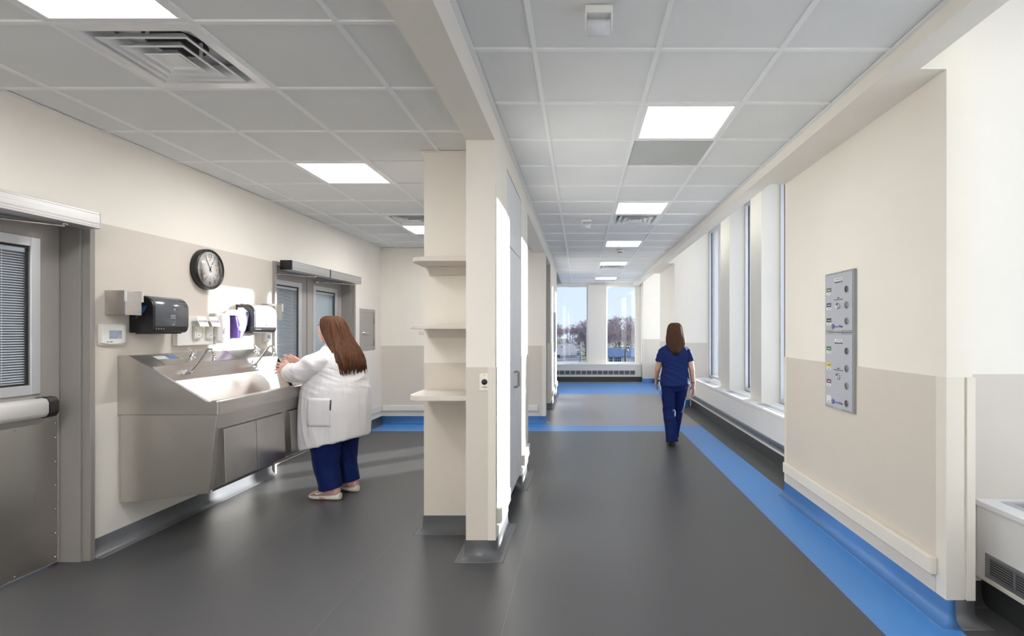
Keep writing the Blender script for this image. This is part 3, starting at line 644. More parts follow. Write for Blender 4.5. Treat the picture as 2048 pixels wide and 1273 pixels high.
# paper towel dispensers
M_INKG2 = mat('pale_grey_print', (.30, .31, .33), .5)
def towel_dispenser(y0, y1, label, front_m, far):
    w = XL+.003; d = .172; z0, z1 = 1.456, 1.712
    t = thing('towel_dispenser', label, 'towel dispenser', (w+d/2, (y0+y1)/2, z0))
    rc = .085; arc = [(w+d-rc+rc*math.cos(R(q)), z1-rc+rc*math.sin(R(q))) for q in range(0, 91, 9)]
    side = [(w, z0), (w+d-.03, z0), (w+d-.014, z0+.006), (w+d-.004, z0+.022), (w+d, z0+.045)]+arc+[(w, z1)]
    cxm = (w+w+d)/2; czm = (z0+z1)/2
    MB().prism(side, 'y', y0, y1).build('case', M_BLACK, t, bevel=.006)
    fr = MB(); rr = rc+.004; pr = [(w+d+.004, z0+.045)]+[(w+d-rc+rr*math.cos(R(q)), z1-rc+rr*math.sin(R(q))) for q in range(0, 91, 9)]
    outer = [(x, z) for x, z in pr]; inner = [(x-.005, z-.004*(z > z1-rc)) for x, z in pr][::-1]
    fr.prism(outer+inner, 'y', y0+.012, y1-.004, sm=True).build('front_cover', front_m, t, bevel=.0012, seg=1)
    # side window showing the blue core of the roll
    MB().prism([(w+.02, z0+.055), (w+.105, z0+.06), (w+.12, z1-.075), (w+.07, z1-.03), (w+.02, z1-.03)], 'y', y0-.002, y0+.001).build('side_window', M_BLACK if not far else M_CLEARP, t)
    MB().prism([(w+.05, z0+.10), (w+.11, z0+.150), (w+.125, z0+.190), (w+.075, z0+.175)], 'y', y0-.005, y0-.0018).build('roll_holder', M_BLUEP, t)
    MB().box(w+.02, w+d-.03, y0+.03, y1-.03, z0-.008, z0).build('towel_slot', M_BLACKM, t, bevel=.002)
    MB().box(w+.02, w+.05, y0+.03, y0+.05, z1-.002, z1+.008).build('top_latch', M_BLACK, t, bevel=.002)
    for k in range(4):
        MB().box(w+d-.0005, w+d+.001, y0+.02+k*.022, y0+.025+k*.022, z0+.024, z0+.030).build('indicator', M_WPL, t)
    xf = w+d+.0042
    if not far:
        MB().lathe([(.0005, .001), (.008, .001), (.008, 0)], (xf, (y0+y1)/2+.02, z1-.088), 'x', 12).build('logo_mark', M_SILV, t)
        for q, (zz, hh, ww) in enumerate(((.126, .007, .05), (.115, .007, .048), (.104, .005, .05), (.062, .005, .034), (.054, .004, .030))): dashes((y0+y1)/2+.01, z0+zz, ww, hh, xf-.0003, M_INKG2, t, 'pictogram', 3, 1, q)
        yq, zq = (y0+y1)/2+.015, z0+.083
        MB().tube([(xf, yq-.018, zq-.006), (xf, yq-.006, zq-.004), (xf, yq+.004, zq-.010), (xf, yq+.012, zq-.004), (xf, yq+.012, zq+.010)], .0018, 6).build('pictogram', M_INKG2, t)
    else:
        MB().prism([((y0+y1)/2-.014, z0+.06), ((y0+y1)/2+.014, z0+.06), ((y0+y1)/2+.008, z0+.078), ((y0+y1)/2, z0+.070), ((y0+y1)/2-.008, z0+.078)], 'x', xf-.0002, xf+.0006).build('logo_mark', M_INK, t)
    return t
towel_dispenser(3.65, 3.975, 'black automatic paper towel dispenser with smoky grey front, near left', M_DGREY, False)
towel_dispenser(4.78, 5.13, 'silver fronted paper towel dispenser beside the double door', M_SILV, True)
# thermostats
def thermostat(y0, y1, z0, z1, label):
    w = XL+.003; t = thing('thermostat', label, 'thermostat', (w, (y0+y1)/2, z0)); hy = y1-y0; hz = z1-z0
    MB().prism(rrect(y0, y1, z0, z1, .012*hy/.18), 'x', w, w+.012).build('wall_plate', M_WPL, t, bevel=.002)
    p = [(y0+.03*hy, z1-.04*hz), (y1-.03*hy, z1-.04*hz)]+[(y1-.03*hy-(hy*.94)*k/8, z0+.12*hz-.07*hz*math.sin(math.pi*k/8)) for k in range(9)]
    MB().prism(p, 'x', w+.012, w+.026).build('front_cover', M_WPL, t, bevel=.004)
    MB().prism([(y0+.30*hy, z0+.31*hz), (y1-.20*hy, z0+.31*hz), (y1-.20*hy, z0+.70*hz), (y0+.30*hy, z0+.70*hz)], 'x', w+.026, w+.0266).build('screen', M_SCREEN, t)
    dashes(y0+.33*hy, z0+.17*hz, .25*hy, .05*hz, w+.026, M_INKG, t, words=2, sgn=1)
thermostat(3.412, 3.60, 1.372, 1.514, 'white wall thermostat with small screen beside the near door frame')
thermostat(5.19, 5.30, 1.36, 1.458, 'little white thermostat right under the far towel dispenser')
# mounting panel with two tube holders and their signs
w = XL+.003
t = thing('mounting_panel', 'white raised mounting panel on the wall above the sink', 'wall panel', (w, 4.25, 1.35))
MB().box(w, w+.042, 4.035, 4.43, 1.354, 1.585).build('panel_board', M_WPL, t, bevel=.003)
def pull_box(yc, label):
    t = thing('brush_dispenser', label, 'dispenser', (w+.042, yc, 1.39), 'scrub brush dispensers')
    x = w+.042
    MB().prism(rrect(yc-.045, yc+.03, 1.405, 1.505, .008), 'x', x, x+.02).build('dispenser_body', M_IVPL, t, bevel=.003)
    MB().box(x+.02, x+.024, yc-.03, yc+.015, 1.415, 1.49).build('front_plate', M_WPL, t, bevel=.001, seg=1)
    MB().lathe([(.0005, .004), (.004, .004), (.004, 0)], (x+.024, yc-.008, 1.434), 'x', 10).build('button', M_INKG, t)
    MB().tube([(x+.012, yc+.03, 1.50), (x+.02, yc+.045, 1.49), (x+.02, yc+.042, 1.46), (x+.015, yc+.05, 1.44), (x+.02, yc+.04, 1.42)], .0045, 8).build('hook', M_IVPL, t)
    # tilted sign plate
    a, b = 1.505, 1.588
    MB().prism([(x+.065, a), (x+.068, a), (x+.036, b), (x+.033, b)], 'y', yc-.052, yc+.052).build('sign_plate', M_IVPL, t)
    MB().box(x, x+.043, yc-.04, yc+.04, 1.545, 1.548).build('sign_bracket', M_IVPL, t)
    nv = Vector((b-a, 0, .032)).normalized(); up = Vector((-.032, 0, b-a)).normalized()
    pos = Vector((x+.052, yc, (a+b)/2))+nv*.0006
    text('ECOLAB', .025, pos, None, M_INKB, t, 'lettering', sx=.95, axes=((0, 1, 0), tuple(up), tuple(nv)))
pull_box(4.235, 'left dispenser with blue lettered sign on the white mounting panel')
pull_box(4.375, 'right dispenser with blue lettered sign, next to the white soap dispenser')
# soap dispenser (egg shaped)
t = thing('soap_dispenser', 'white oval soap dispenser with grey triangular button on the wall', 'soap dispenser', (w+.05, 4.50, 1.36))
ys, ye = 4.434, 4.588
MB().prism(rrect(ys, ye, 1.37, 1.622, .03, 6), 'x', w, w+.035).build('back_case', M_GPL, t, bevel=.004)
rs = []
for k, (d, s) in enumerate(((.035, 1.0), (.060, 1.0), (.072, .975), (.080, .92), (.084, .80), (.085, .4))):
    rs.append([(w+d, 4.511+(y-4.511)*s, 1.49+(z-1.49)*((1+s)/2 if k < 5 else .4)) for y, z in rrect(ys, ye, 1.362, 1.618, .035, 6)])
MB().rings(rs).build('front_shell', mat('soap_shell', (.70, .68, .70), .28), t)
MB().prism([(4.482, 1.452), (4.492, 1.444), (4.530, 1.444), (4.540, 1.452), (4.532, 1.478), (4.518, 1.497), (4.504, 1.497), (4.490, 1.478)], 'x', w+.082, w+.089).build('push_button', M_GPL, t, bevel=.002)
MB().prism(rrect(4.480, 4.542, 1.52, 1.575, .01), 'x', w+.080, w+.0845).build('window_panel', M_WPL, t, bevel=.001, seg=1)
MB().lathe([(.0005, .001), (.003, .001), (.003, 0)], (w+.084, 4.495, 1.405), 'x', 8).build('key_hole', M_INKG, t)
# purple foam dispenser with bottle
t = thing('foam_dispenser', 'purple hand foam dispenser with a clear bottle on top, next to the white one', 'soap dispenser', (w+.06, 4.74, 1.39))
rs = [[(w, 4.69, 1.605), (w+.108, 4.616, 1.595), (w+.108, 4.772, 1.595), (w, 4.765, 1.605)], [(w, 4.695, 1.50), (w+.113, 4.634, 1.50), (w+.113, 4.758, 1.50), (w, 4.762, 1.50)], [(w, 4.70, 1.40), (w+.096, 4.665, 1.402), (w+.096, 4.735, 1.402), (w, 4.755, 1.40)]]
MB().rings(rs, sm=False).build('dispenser_body', M_PURP, t, bevel=.006)
rs = []
for z, hw, d in ((1.605, .074, .120), (1.56, .066, .126), (1.51, .054, .127), (1.47, .043, .122), (1.468, .022, .120), (1.41, .013, .106)):
    rs.append([(w+d-.02, 4.694-hw, z), (w+d, 4.694-hw*.7, z), (w+d, 4.694+hw*.7, z), (w+d-.02, 4.694+hw, z)])
MB().rings(rs[:3]).build('label', M_LILAC, t); MB().rings(rs[2:]).build('nozzle_strip', M_WPL, t)
MB().lathe([(.019, .001), (.021, .001), (.021, 0), (.019, 0), (.019, .001)], (w+.1255, 4.694, 1.565), 'x', 20).build('label_ring', M_PURP, t)
for q, (zz, ww) in enumerate(((1.592, .06), (1.540, .056), (1.532, .05))): dashes(4.694, zz, ww, .004, w+.1265, M_PURP, t, words=3, sgn=1, seed=q)
MB().tube([(w+.1265, 4.684, 1.572), (w+.1265, 4.697, 1.574), (w+.1265, 4.692, 1.566), (w+.1265, 4.699, 1.560), (w+.1265, 4.687, 1.556)], .002, 6).build('label_swirl', M_PURP, t)
rs = []
for k in range(9):
    a = math.pi*k/8; rs.append([(w+.015+.095*q, 4.75-.075*math.cos(a)+.0, 1.607+.055*math.sin(a)*(1-.35*q)+.0002*k) for q in (0, .3, .6, .85, 1)])
poly0 = [(4.692-.082*math.cos(math.pi*k/10), 1.604+.055*math.sin(math.pi*k/10)) for k in range(11)]
MB().prism(poly0, 'x', w+.01, w+.112, sm=True).build('clear_bottle', M_CLEARP, t, bevel=.01)
# steel access panel right of the double door
t = thing('access_panel', 'grey steel hatch in the wall right of the double door, with a lever latch', 'access panel', (XL, 7.745, 1.18))
y0, y1, z0, z1 = 7.475, 8.015, 1.183, 1.79
MB().box(XL, XL+.012, y0, y0+.05, z0, z1).box(XL, XL+.012, y1-.05, y1, z0, z1).box(XL, XL+.012, y0+.05, y1-.05, z0, z0+.05).box(XL, XL+.012, y0+.05, y1-.05, z1-.05, z1).build('hatch_frame', M_DLEAF, t, bevel=.002, seg=1)
MB().box(XL, XL+.008, y0+.055, y1-.055, z0+.055, z1-.055).build('hatch_door', M_DLEAF, t, bevel=.002, seg=1)
MB().lathe([(.022, .008), (.022, .014), (.012, .02), (.012, .04), (.0005, .04)], (XL, y0+.10, 1.437), 'x', 16).tube([(XL+.035, y0+.10, 1.437), (XL+.035, y0+.24, 1.437)], .009, 10, round_ends=True).build('latch_lever', M_CHROME, t)
for z in (1.30, 1.62): MB().tube([(XL+.014, y1-.052, z-.05), (XL+.014, y1-.052, z+.05)], .007, 8).build('hinge', M_DFRAME, t)
# ================================================================ SCRUB SINK
SY0, SY1 = 3.557, 5.08
sk = thing('scrub_sink', 'long brushed steel surgical scrub sink hung on the left wall', 'sink', (-2.8, 4.3, .30))
def end_panel(ya, yb):
    MB().prism([(XL+.003, .90), (XL+.003, 1.301), (-3.062, 1.301), (-2.535, .990), (-2.515, .985), (-2.468, .992), (-2.461, .985), (-2.461, .8977)], 'y', ya, yb).build('end_panel', M_STEEL, sk, bevel=.003)
    MB().prism([(XL+.02, .8975), (XL+.02, .2975), (-2.524, .3635), (-2.470, .8975)], 'y', ya+.004, yb-.002).build('end_skirt', M_STEEL, sk, bevel=.002)
end_panel(SY0, SY0+.022); end_panel(SY1-.022, SY1)
a, b = SY0+.022, SY1-.022
MB().prism([(XL+.003, 1.299), (-3.062, 1.299), (-2.92, 1.222), (-2.92, 1.20), (-3.075, 1.27), (XL+.003, 1.275)], 'y', a, b).build('deck', M_STEEL, sk)
MB().prism([(-2.92, 1.221), (-2.893, 1.11), (-2.72, .83), (-2.53, .80), (-2.523, .984), (-2.535, .984), (-2.541, .815), (-2.715, .842), (-2.72, .842), (-2.905, 1.10), (-2.935, 1.215)][::-1], 'y', a, b).build('basin', M_STEEL, sk)
MB().prism([(-2.523, .90), (-2.523, .985), (-2.515, .991), (-2.468, .993), (-2.461, .985), (-2.461, .8977)], 'y', a, b).build('front_lip', M_STEEL, sk)
MB().prism([(-2.52, .8975), (-2.478, .8975), (-2.487, .792), (-2.53, .79)], 'y', a, b).build('apron', M_STEEL, sk)
MB().prism([(-2.56, .7895), (-2.505, .7895), (-2.535, .37), (-2.60, .365)], 'y', a, b).build('front_skirt', M_STEEL, sk)
MB().prism([(XL+.02, .2975), (XL+.02, .31), (-2.535, .376), (-2.524, .3635)], 'y', a, b).build('bottom_pan', M_STEELP, sk)
for k, (ya, yb) in enumerate(((3.64, 3.998), (4.004, 4.377), (4.47, 4.76), (4.766, 5.05))):
    p = MB().prism([(-2.512, .786), (-2.484, .786), (-2.474, .782), (-2.458, .412), (-2.466, .402), (-2.532, .395)], 'y', ya, yb).build('knee_panel', M_STEELP, sk, bevel=.002)
    if k == 0:
        up = Vector((-.016, 0, .37)).normalized(); nv = Vector((.37, 0, .016)).normalized()
        text('water', .062, (-2.4735, ya+.105, .742), None, M_STEEL, p, 'embossed_word', ext=.0016, axes=((0, 1, 0), tuple(up), tuple(nv)))
du = Vector((.142, 0, -.077)).normalized(); dn = Vector((.077, 0, .142)).normalized()
def on_deck(u, v, hgt=0): return Vector((-3.062, 0, 1.299))+du*u+dn*hgt+Vector((0, v, 0))
def deckplate(u0, u1, v0, v1, th, m, name, par):
    lo = [on_deck(u, v, .0002) for u, v in ((u0, v0), (u1, v0), (u1, v1), (u0, v1))]; hi = [p+dn*th for p in lo]
    return MB().add([tuple(p) for p in lo+hi], [(0,1,2,3),(4,7,6,5),(0,4,5,1),(1,5,6,2),(2,6,7,3),(3,7,4,0)]).build(name, m, par)
for v0, v1 in ((3.70, 4.495), (4.505, 5.0)): deckplate(.012, .150, v0, v1, .0025, M_STEELP, 'access_cover', sk)
deckplate(.03, .075, 3.72, 3.82, .0032, mat('white_sticker', (.55, .58, .62), .4), 'sticker', sk); deckplate(.03, .075, 3.83, 3.92, .0032, mat('blue_sticker', (.10, .18, .38), .4), 'sticker', sk)
def faucet(y, label_):
    f = MB().lathe([(.022, 0), (.022, .006), (.013, .012), (.013, .045)], (-2.915, y, 1.168), 'x', 16).tube([(-2.89, y-.045, 1.168), (-2.89, y+.035, 1.168)], .013, 12, round_ends=True).build('faucet', M_CHROME, sk)
    MB().tube([(-2.89, y-.012, 1.168), (-2.865, y, 1.185), (-2.785, y+.01, 1.30), (-2.772, y+.012, 1.322), (-2.755, y+.014, 1.334), (-2.737, y+.016, 1.332), (-2.724, y+.018, 1.318), (-2.718, y+.018, 1.295), (-2.716, y+.018, 1.275)], .0085, 12).build('spout', M_CHROME, f)
    MB().lathe([(.010, .03), (.013, .024), (.014, .006), (.018, .0), (.018, -.008), (.0005, -.008)], (-2.716, y+.018, 1.252), 'z', 16).build('aerator', M_CHROME, f)
    MB().lathe([(.017, -.058), (.020, -.05), (.017, -.036)], (-2.89, y, 1.168), 'y', 12).build('valve_knob', M_CHROME, f)
def lever(y):
    c = on_deck(.07, y); top = c+dn*.045
    m = MB(); m.tube([tuple(c), tuple(c+dn*.008), tuple(c+dn*.009), tuple(c+dn*.03), tuple(top)], [.026, .026, .019, .019, .015], 16)
    l = m.build('mixer_valve', M_CHROME, sk)
    MB().tube([tuple(top-dn*.012), tuple(top+Vector((.0, -.03, .012))), tuple(top+Vector((.005, -.075, .032)))], [(.010, .015), (.007, .014), (.005, .012)], 12, round_ends=True).build('mixer_lever', M_CHROME, l)
faucet(3.875, 'near'); faucet(4.645, 'far'); lever(4.05); lever(4.86)
# ================================================================ PARTITION ITEMS
def corner_shelf(z, y0, th, label, cleat=True):
    t = thing('corner_shelf', label, 'shelf', (-.93, 3.65, z-th), 'pale laminate shelves in the column nook')
    x0, x1, y1, r = -1.145, PX0, 3.827, .10
    p = [(x1, y0), (x1, y1), (x0, y1), (x0, y0+r)]+[(x0+r-r*math.cos(R(90*k/7)), y0+r-r*math.sin(R(90*k/7))) for k in range(1, 8)]
    MB().prism(p, 'z', z-th, z).build('shelf_board', M_SHELF, t, bevel=.004)
    if cleat:
        MB().box(-1.10, x1-.022, y1-.02, y1, z-th-.062, z-th).build('back_cleat', M_SHELF, t, bevel=.001, seg=1)
        MB().box(x1-.022, x1, y0+.03, y1, z-th-.062, z-th).build('side_cleat', M_SHELF, t, bevel=.001, seg=1)
corner_shelf(1.966, 3.50, .03, 'top shelf of three on the shelf column, above eye level')
corner_shelf(1.507, 3.45, .026, 'middle shelf of three on the shelf column, seen edge on')
corner_shelf(1.041, 3.445, .034, 'lowest shelf of three on the shelf column, its top visible')
t = tag(MB().prism([(-1.141, 3.95), (-1.141, 4.6), (-1.20, 4.6), (-1.225, 4.57), (-1.225, 3.99), (-1.21, 3.95)], 'z', 1.44, 1.466).build('wall_ledge', M_SHELF, bevel=.004), 'small rounded ledge sticking out behind the left edge of the shelf column', 'shelf')
kx = (px:= -.615)
t = thing('key_switch', 'steel key switch plate with round black button on the pillar', 'switch', (-.615, PY-.003, 1.083))
q = PY-.003
MB().box(-.650, -.580, q-.003, q, 1.083, 1.197).build('switch_plate', M_STEELP, t, bevel=.0012, seg=1)
MB().lathe([(.019, 0), (.019, -.004), (.016, -.006), (.0005, -.006)], (-.615, q-.003, 1.14), 'y', 20).build('round_button', M_BLACK, t)
for z in (1.095, 1.185): MB().lathe([(.004, 0), (.003, -.002), (.0005, -.002)], (-.615, q-.003, z), 'y', 8).build('screw', M_CHROME, t)
MB().box(-.63, -.60, q-.0036, q-.003, 1.104, 1.110).build('engraved_strip', M_INKG, t)
t = thing('wall_outlet', 'ivory power outlet low on the sunlit partition side, beside the closet', 'outlet', (PX1+.003, 3.66, .385))
MB().box(PX1+.003, PX1+.008, 3.62, 3.695, .385, .50).build('outlet_plate', M_IVPL, t, bevel=.001, seg=1)
for z in (.42, .465): MB().prism(rrect(3.643, 3.672, z-.014, z+.014, .008), 'x', PX1+.008, PX1+.0095).build('socket', M_GPL, t)
# closet
t = thing('supply_closet', 'tall pale laminate closet with double doors built into the sunlit partition', 'closet', (-.83, 4.40, 0))
MB().box(-1.12, -.57, 3.931, 4.869, .151, 2.684).build('carcass', M_CLOSET, t)
MB().box(-.57, -.552, 3.936, 4.864, 2.137, 2.68).build('upper_panel', M_CLOSET, t, bevel=.002, seg=1)
for y0, y1, hy in ((3.936, 4.397, 4.355), (4.403, 4.864, 4.445)):
    d = MB().box(-.57, -.551, y0, y1, .155, 2.130).build('closet_door', M_CLOSET, t, bevel=.002, seg=1)
    MB().tube([(-.551, hy, .998), (-.523, hy, .998), (-.516, hy, 1.006), (-.516, hy, 1.118), (-.523, hy, 1.126), (-.551, hy, 1.126)], .0055, 10).build('door_handle', M_DFRAME, d)
# ================================================================ MEDICAL GAS ZONE VALVE BOXES
def valve_box(z0, z1, rows, label):
    y0, y1 = 3.48, 3.885; xs = 1.84
    t = thing('zone_valve_box', label, 'valve box', (xs, (y0+y1)/2, z0), 'grey zone valve boxes')
    X = 1.818
    MB().box(X, xs, y0, y1, z0, z1).build('box_frame', M_VALVEF, t, bevel=.002, seg=1)
    MB().box(X-.004, X, y0+.012, y1-.012, z0+.012, z1-.012).build('front_cover', M_VALVE, t, bevel=.0015, seg=1)
    for zz in (z0+.004, z1-.009):
        MB().box(X-.007, X, y0+.14, y1-.14, zz, zz+.008).build('pull_tab', M_VALVE, t)
    f = X-.0045; n = len(rows); H = z1-z0
    for (fr, m, wm) in rows:
        z = z0+fr*H
        MB().box(f-.0012, f+.0005, y1-.10, y1-.035, z-.008, z+.022).build('gas_label', m, t)
        MB().box(f-.0012, f+.0005, y1-.10, y1-.035, z-.027, z-.0085).build('pressure_tag', M_WPL, t)
        dashes(y1-.0675, z-.018, .03, .007, f-.0011, M_INKG, t, 'tag_print', 2)
        dashes(y1-.0675, z+.006, .045, .006, f-.0011, M_INKW if m is not M_YEL else M_INK, t, 'tag_print', 2)
        ring = MB().lathe([(.026, -.003), (.026, .001), (.021, .001), (.021, -.003), (.026, -.003)], (f, y0+.085, z-.004), 'x', 24).build('gauge_bezel', M_VALVEF, t)
        g = MB().lathe([(.0005, -.0015), (.0212, -.0015), (.0212, .0005)], (f, y0+.085, z-.004), 'x', 24).build('gauge_window', wm, t)
    cy = (y0+y1)/2
    MB().box(f-.0012, f+.0005, cy-.055, cy+.045, z1-.062, z1-.045).build('title_tag', M_WPL, t)
    dashes(cy-.005, z1-.0535, .08, .007, f-.0011, M_INKG, t, words=3); dashes(cy-.005, z1-.074, .115, .007, f+.0002, M_INK, t, words=4)
    zc = z0+.43*H
    dashes(cy, zc+.058, .045, .006, f+.0002, M_INK, t, words=1); dashes(cy, zc+.046, .13, .006, f+.0002, M_INK, t, words=5)
    MB().lathe([(.022, -.010), (.024, -.004), (.022, .001), (.017, .001), (.0165, -.006), (.022, -.010)], (f, cy-.005, zc), 'x', 20).build('pull_ring', M_CHROME, t)
    zl = z0+.075*H+.008
    MB().lathe([(.0005, -.0012), (.019, -.0012), (.019, .0005)], (f, cy+.072, zl), 'x', 20).build('logo_disc', M_INKB, t)
    MB().prism([(cy+.071, zl-.016), (cy+.077, zl-.016), (cy+.073, zl+.016), (cy+.068, zl+.016)], 'x', f-.0018, f-.0011).build('logo_stripe', M_VALVE, t)
    text('Beacon', .025, (f-.0004, cy+.048, zl), '-x', M_INKG, t, 'brand_lettering', align='LEFT', sx=.78)
    text('Medæs', .025, (f-.0004, cy-.014, zl), '-x', M_INKB, t, 'brand_lettering', align='LEFT', sx=.78)
M_YEL = mat('yellow_label', (.75, .58, .03), .4)
gw = mat('gauge_face', (.20, .20, .21), .12, .3); gk = mat('gauge_face_dark', (.10, .085, .08), .12, .3)
valve_box(1.460, 1.885, [(.70, mat('grey_label', (.12, .12, .125), .4), gk), (.445, mat('navy_label', (.02, .05, .16), .4), gw), (.185, mat('black_label', (.012, .012, .014), .4), gw)], 'upper grey valve box with grey, navy and black labels on the right wall')
valve_box(.915, 1.456, [(.775, mat('green_label', (.01, .16, .06), .4), gk), (.555, M_YEL, gw), (.335, mat('purple_label', (.15, .05, .16), .4), gw), (.115, mat('white_label', (.72, .72, .72), .4), gk)], 'lower grey valve box with green, yellow, purple and white labels')
# sign on the far corridor wall, outlet by the end window
t = tag(MB().box(-.548, -.53, 10.9, 11.7, 1.02, 1.86).build('wall_board', M_VALVEF, bevel=.003), 'narrow grey board on the far left corridor wall, seen edge on', 'board')
# ================================================================ OUTSIDE THE END WINDOWS
GZ = -12.1
M_GRASS = mat('winter_grass', (.10, .105, .055), .9, var=.3, vscale=.3)
M_ROAD = mat('asphalt', (.165, .155, .175), .85, var=.06, vscale=.2)
M_WALK = mat('concrete_walk', (.36, .35, .36), .85, var=.05)
M_BARK = mat('bark', (.105, .085, .082), .9, var=.2, vscale=3)
M_TWIG = mat('bare_twigs', (.20, .15, .175), .9, var=.2, vscale=1)
M_ROOF = mat('blue_grey_shingles', (.24, .29, .40), .8, var=.08, vscale=2)
M_SIDING = mat('white_siding', (.84, .86, .90), .7, var=.02)
M_WOODP = mat('weathered_pole', (.075, .06, .055), .8)
M_TYRE = mat('tyre_rubber', (.02, .02, .02), .8)
M_CARG = mat('car_window', (.02, .025, .035), .1)
g = S(MB().box(-160, 160, 17, 900, GZ-1, GZ).build('ground', M_GRASS))
S(MB().box(-19, .5, 30, 900, GZ, GZ+.03).build('road', M_ROAD))
S(MB().box(3.4, 5.4, 30, 900, GZ, GZ+.06).build('sidewalk', M_WALK))
S(MB().box(.5, .8, 30, 900, GZ, GZ+.15).build('kerb', M_WALK))
def make_tree(seed, name, label, loc, height, group, spread=.42):
    rnd = random.Random(seed); tr = MB(); br = MB()
    def grow(p, d, ln, r, lvl):
        segs = 3 if lvl < 3 else 2; pts = [p]; dd = d.copy()
        for k in range(segs):
            dd = (dd+Vector((rnd.uniform(-.16, .16), rnd.uniform(-.16, .16), rnd.uniform(-.04, .16)))).normalized(); pts.append(pts[-1]+dd*ln/segs)
        rr = [max(r*(1-.55*k/segs), .035) for k in range(segs+1)]
        (tr if lvl == 0 else br).tube([tuple(q) for q in pts], rr, 6 if lvl < 2 else 3)
        if lvl >= 5 or ln < .35: return
        nb = (5, 4, 4, 4, 3)[lvl]
        for b in range(nb):
            f = rnd.uniform(.35, 1.0) if lvl else rnd.uniform(.55, 1.0)
            i = min(segs-1, int(f*segs)); q = pts[i].lerp(pts[i+1], f*segs-i)
            a = rnd.uniform(0, 6.283); sp = rnd.uniform(spread*.7, spread*1.6)
            side = dd.orthogonal(); side.rotate(Matrix.Rotation(a, 3, dd))
            grow(q, (dd+side*sp*1.3+Vector((0, 0, .12))).normalized(), ln*rnd.uniform(.52, .74), r*rnd.uniform(.38, .5), lvl+1)
    grow(Vector((0, 0, 0)), Vector((0, 0, 1)), height*.46, height*.017, 0)
    t = thing(name, label, 'tree', (0, 0, 0), group)
    tr.build('trunk', M_BARK, t); o = br.build('branches', M_TWIG, t); o['kind'] = 'stuff'
    t.location = loc; return t
trees = []
A = make_tree(3, 'bare_tree', 'bare street tree right of the road, seen through the left end window', (1.2+2, 205, GZ), 17, 'bare trees outside', .40)
B = make_tree(11, 'bare_tree', 'tall bare tree at the right edge of the right end window', (17.5, 170, GZ), 19.5, 'bare trees outside', .46)
C_ = make_tree(23, 'bare_tree', 'dense bare tree behind the road bend in the left end window', (3.0, 285, GZ), 20, 'bare trees outside', .55)
rnd = random.Random(5); placed = [(A.location.x, A.location.y), (B.location.x, B.location.y), (C_.location.x, C_.location.y)]
def plant(n, fx, fy, smin, smax, lab, group, dmin):
    k = 0; tries = 0
    while k < n and tries < 4000:
        tries += 1; x, y = fx(), None
        y = fy(); x = fx(y) if False else x
        if any((x-a)**2+(y-b)**2 < dmin*dmin for a, b in placed): continue
        placed.append((x, y)); c = copy_tree((A, B, C_)[k % 3]); c.location = (x, y, GZ); c.rotation_euler.z = rnd.uniform(0, 6.28)
        s_ = rnd.uniform(smin, smax); c.scale = (s_*1.05, s_*1.05, s_); c['label'] = lab; c['group'] = group; k += 1
plant(26, lambda: rnd.uniform(6, 50), lambda: rnd.uniform(190, 330), .85, 1.1, 'leafless tree in the dense wood behind the blue roofed house', 'trees behind the house', 11)
plant(14, lambda: rnd.uniform(3.5, 16), lambda: rnd.uniform(255, 460), .85, 1.1, 'leafless roadside tree right of the road in the left end window', 'roadside trees', 11.5)
plant(14, lambda: rnd.uniform(-38, -21), lambda: rnd.uniform(330, 640), .85, 1.1, 'distant leafless tree on the far left side of the road', 'trees left of the road', 12)
plant(16, lambda: rnd.uniform(-30, 40), lambda: rnd.uniform(560, 700), 1.0, 1.3, 'hazy leafless tree far down at the end of the road', 'trees at the end of the road', 14)
def car(x, y, col, label, rot=0.0):
    t = thing('parked_car', label, 'car', (0, 0, 0), 'cars on the road outside')
    m = mat('car_paint_%d' % len(MATS), col, .3)
    prof = [(-2.2, .35), (-2.2, .75), (-2.0, .92), (-1.1, 1.0), (-.45, 1.45), (1.1, 1.48), (1.85, 1.05), (2.2, .95), (2.25, .4), (1.9, .28), (-1.9, .28)]
    MB().prism(prof, 'x', -.85, .85).build('car_body', m, t, bevel=.08)
    MB().prism([(-1.0, 1.02), (-.43, 1.40), (1.08, 1.43), (1.7, 1.06)], 'x', -.865, .865).build('side_glass', M_CARG, t)
    MB().box(-.7, .7, -1.05, -.5, 1.06, 1.40).build('windscreen', M_CARG, t)
    for sx in (-.78, .78):
        for sy in (-1.35, 1.4): MB().lathe([(.0005, -.12), (.33, -.12), (.33, .12), (.0005, .12)], (sx, sy, .33), 'x', 16).build('wheel', M_TYRE, t)
    t.location = (x, y, GZ+.03); t.rotation_euler.z = rot; return t
car(-.9, 262, (.62, .64, .68), 'pale car parked by the right kerb, nearest of that line')
car(-.9, 275, (.12, .13, .16), 'dark car parked second in the line by the right kerb')
car(-.9, 292, (.5, .52, .56), 'silver car parked third in the line by the right kerb')
car(-.9, 315, (.6, .6, .64), 'whitish car parked last in the line by the right kerb')
car(-10.8, 262, (.05, .055, .07), 'dark van at the left edge of the left end window')
car(-14.5, 420, (.55, .56, .6), 'light coloured car far down the road')
t = thing('warning_sign', 'yellow diamond road sign on a post, bottom of the left end window', 'road sign', (-1.0, 150, GZ))
MB().tube([(-1.0, 150, GZ), (-1.0, 150, GZ+4.9)], .06, 8).build('sign_post', M_GRILL, t)
MB().prism([(-1.0, GZ+3.75), (-.45, GZ+4.3), (-1.0, GZ+4.85), (-1.55, GZ+4.3)], 'y', 149.88, 149.92).build('sign_plate', mat('sign_yellow', (.75, .62, .03), .5), t)
MB().box(-1.08, -.92, 149.86, 149.879, GZ+4.1, GZ+4.5).build('sign_symbol', M_INK, t)
t = thing('house', 'white house with a long blue grey roof outside the right end window', 'house', (12.5, 136, GZ))
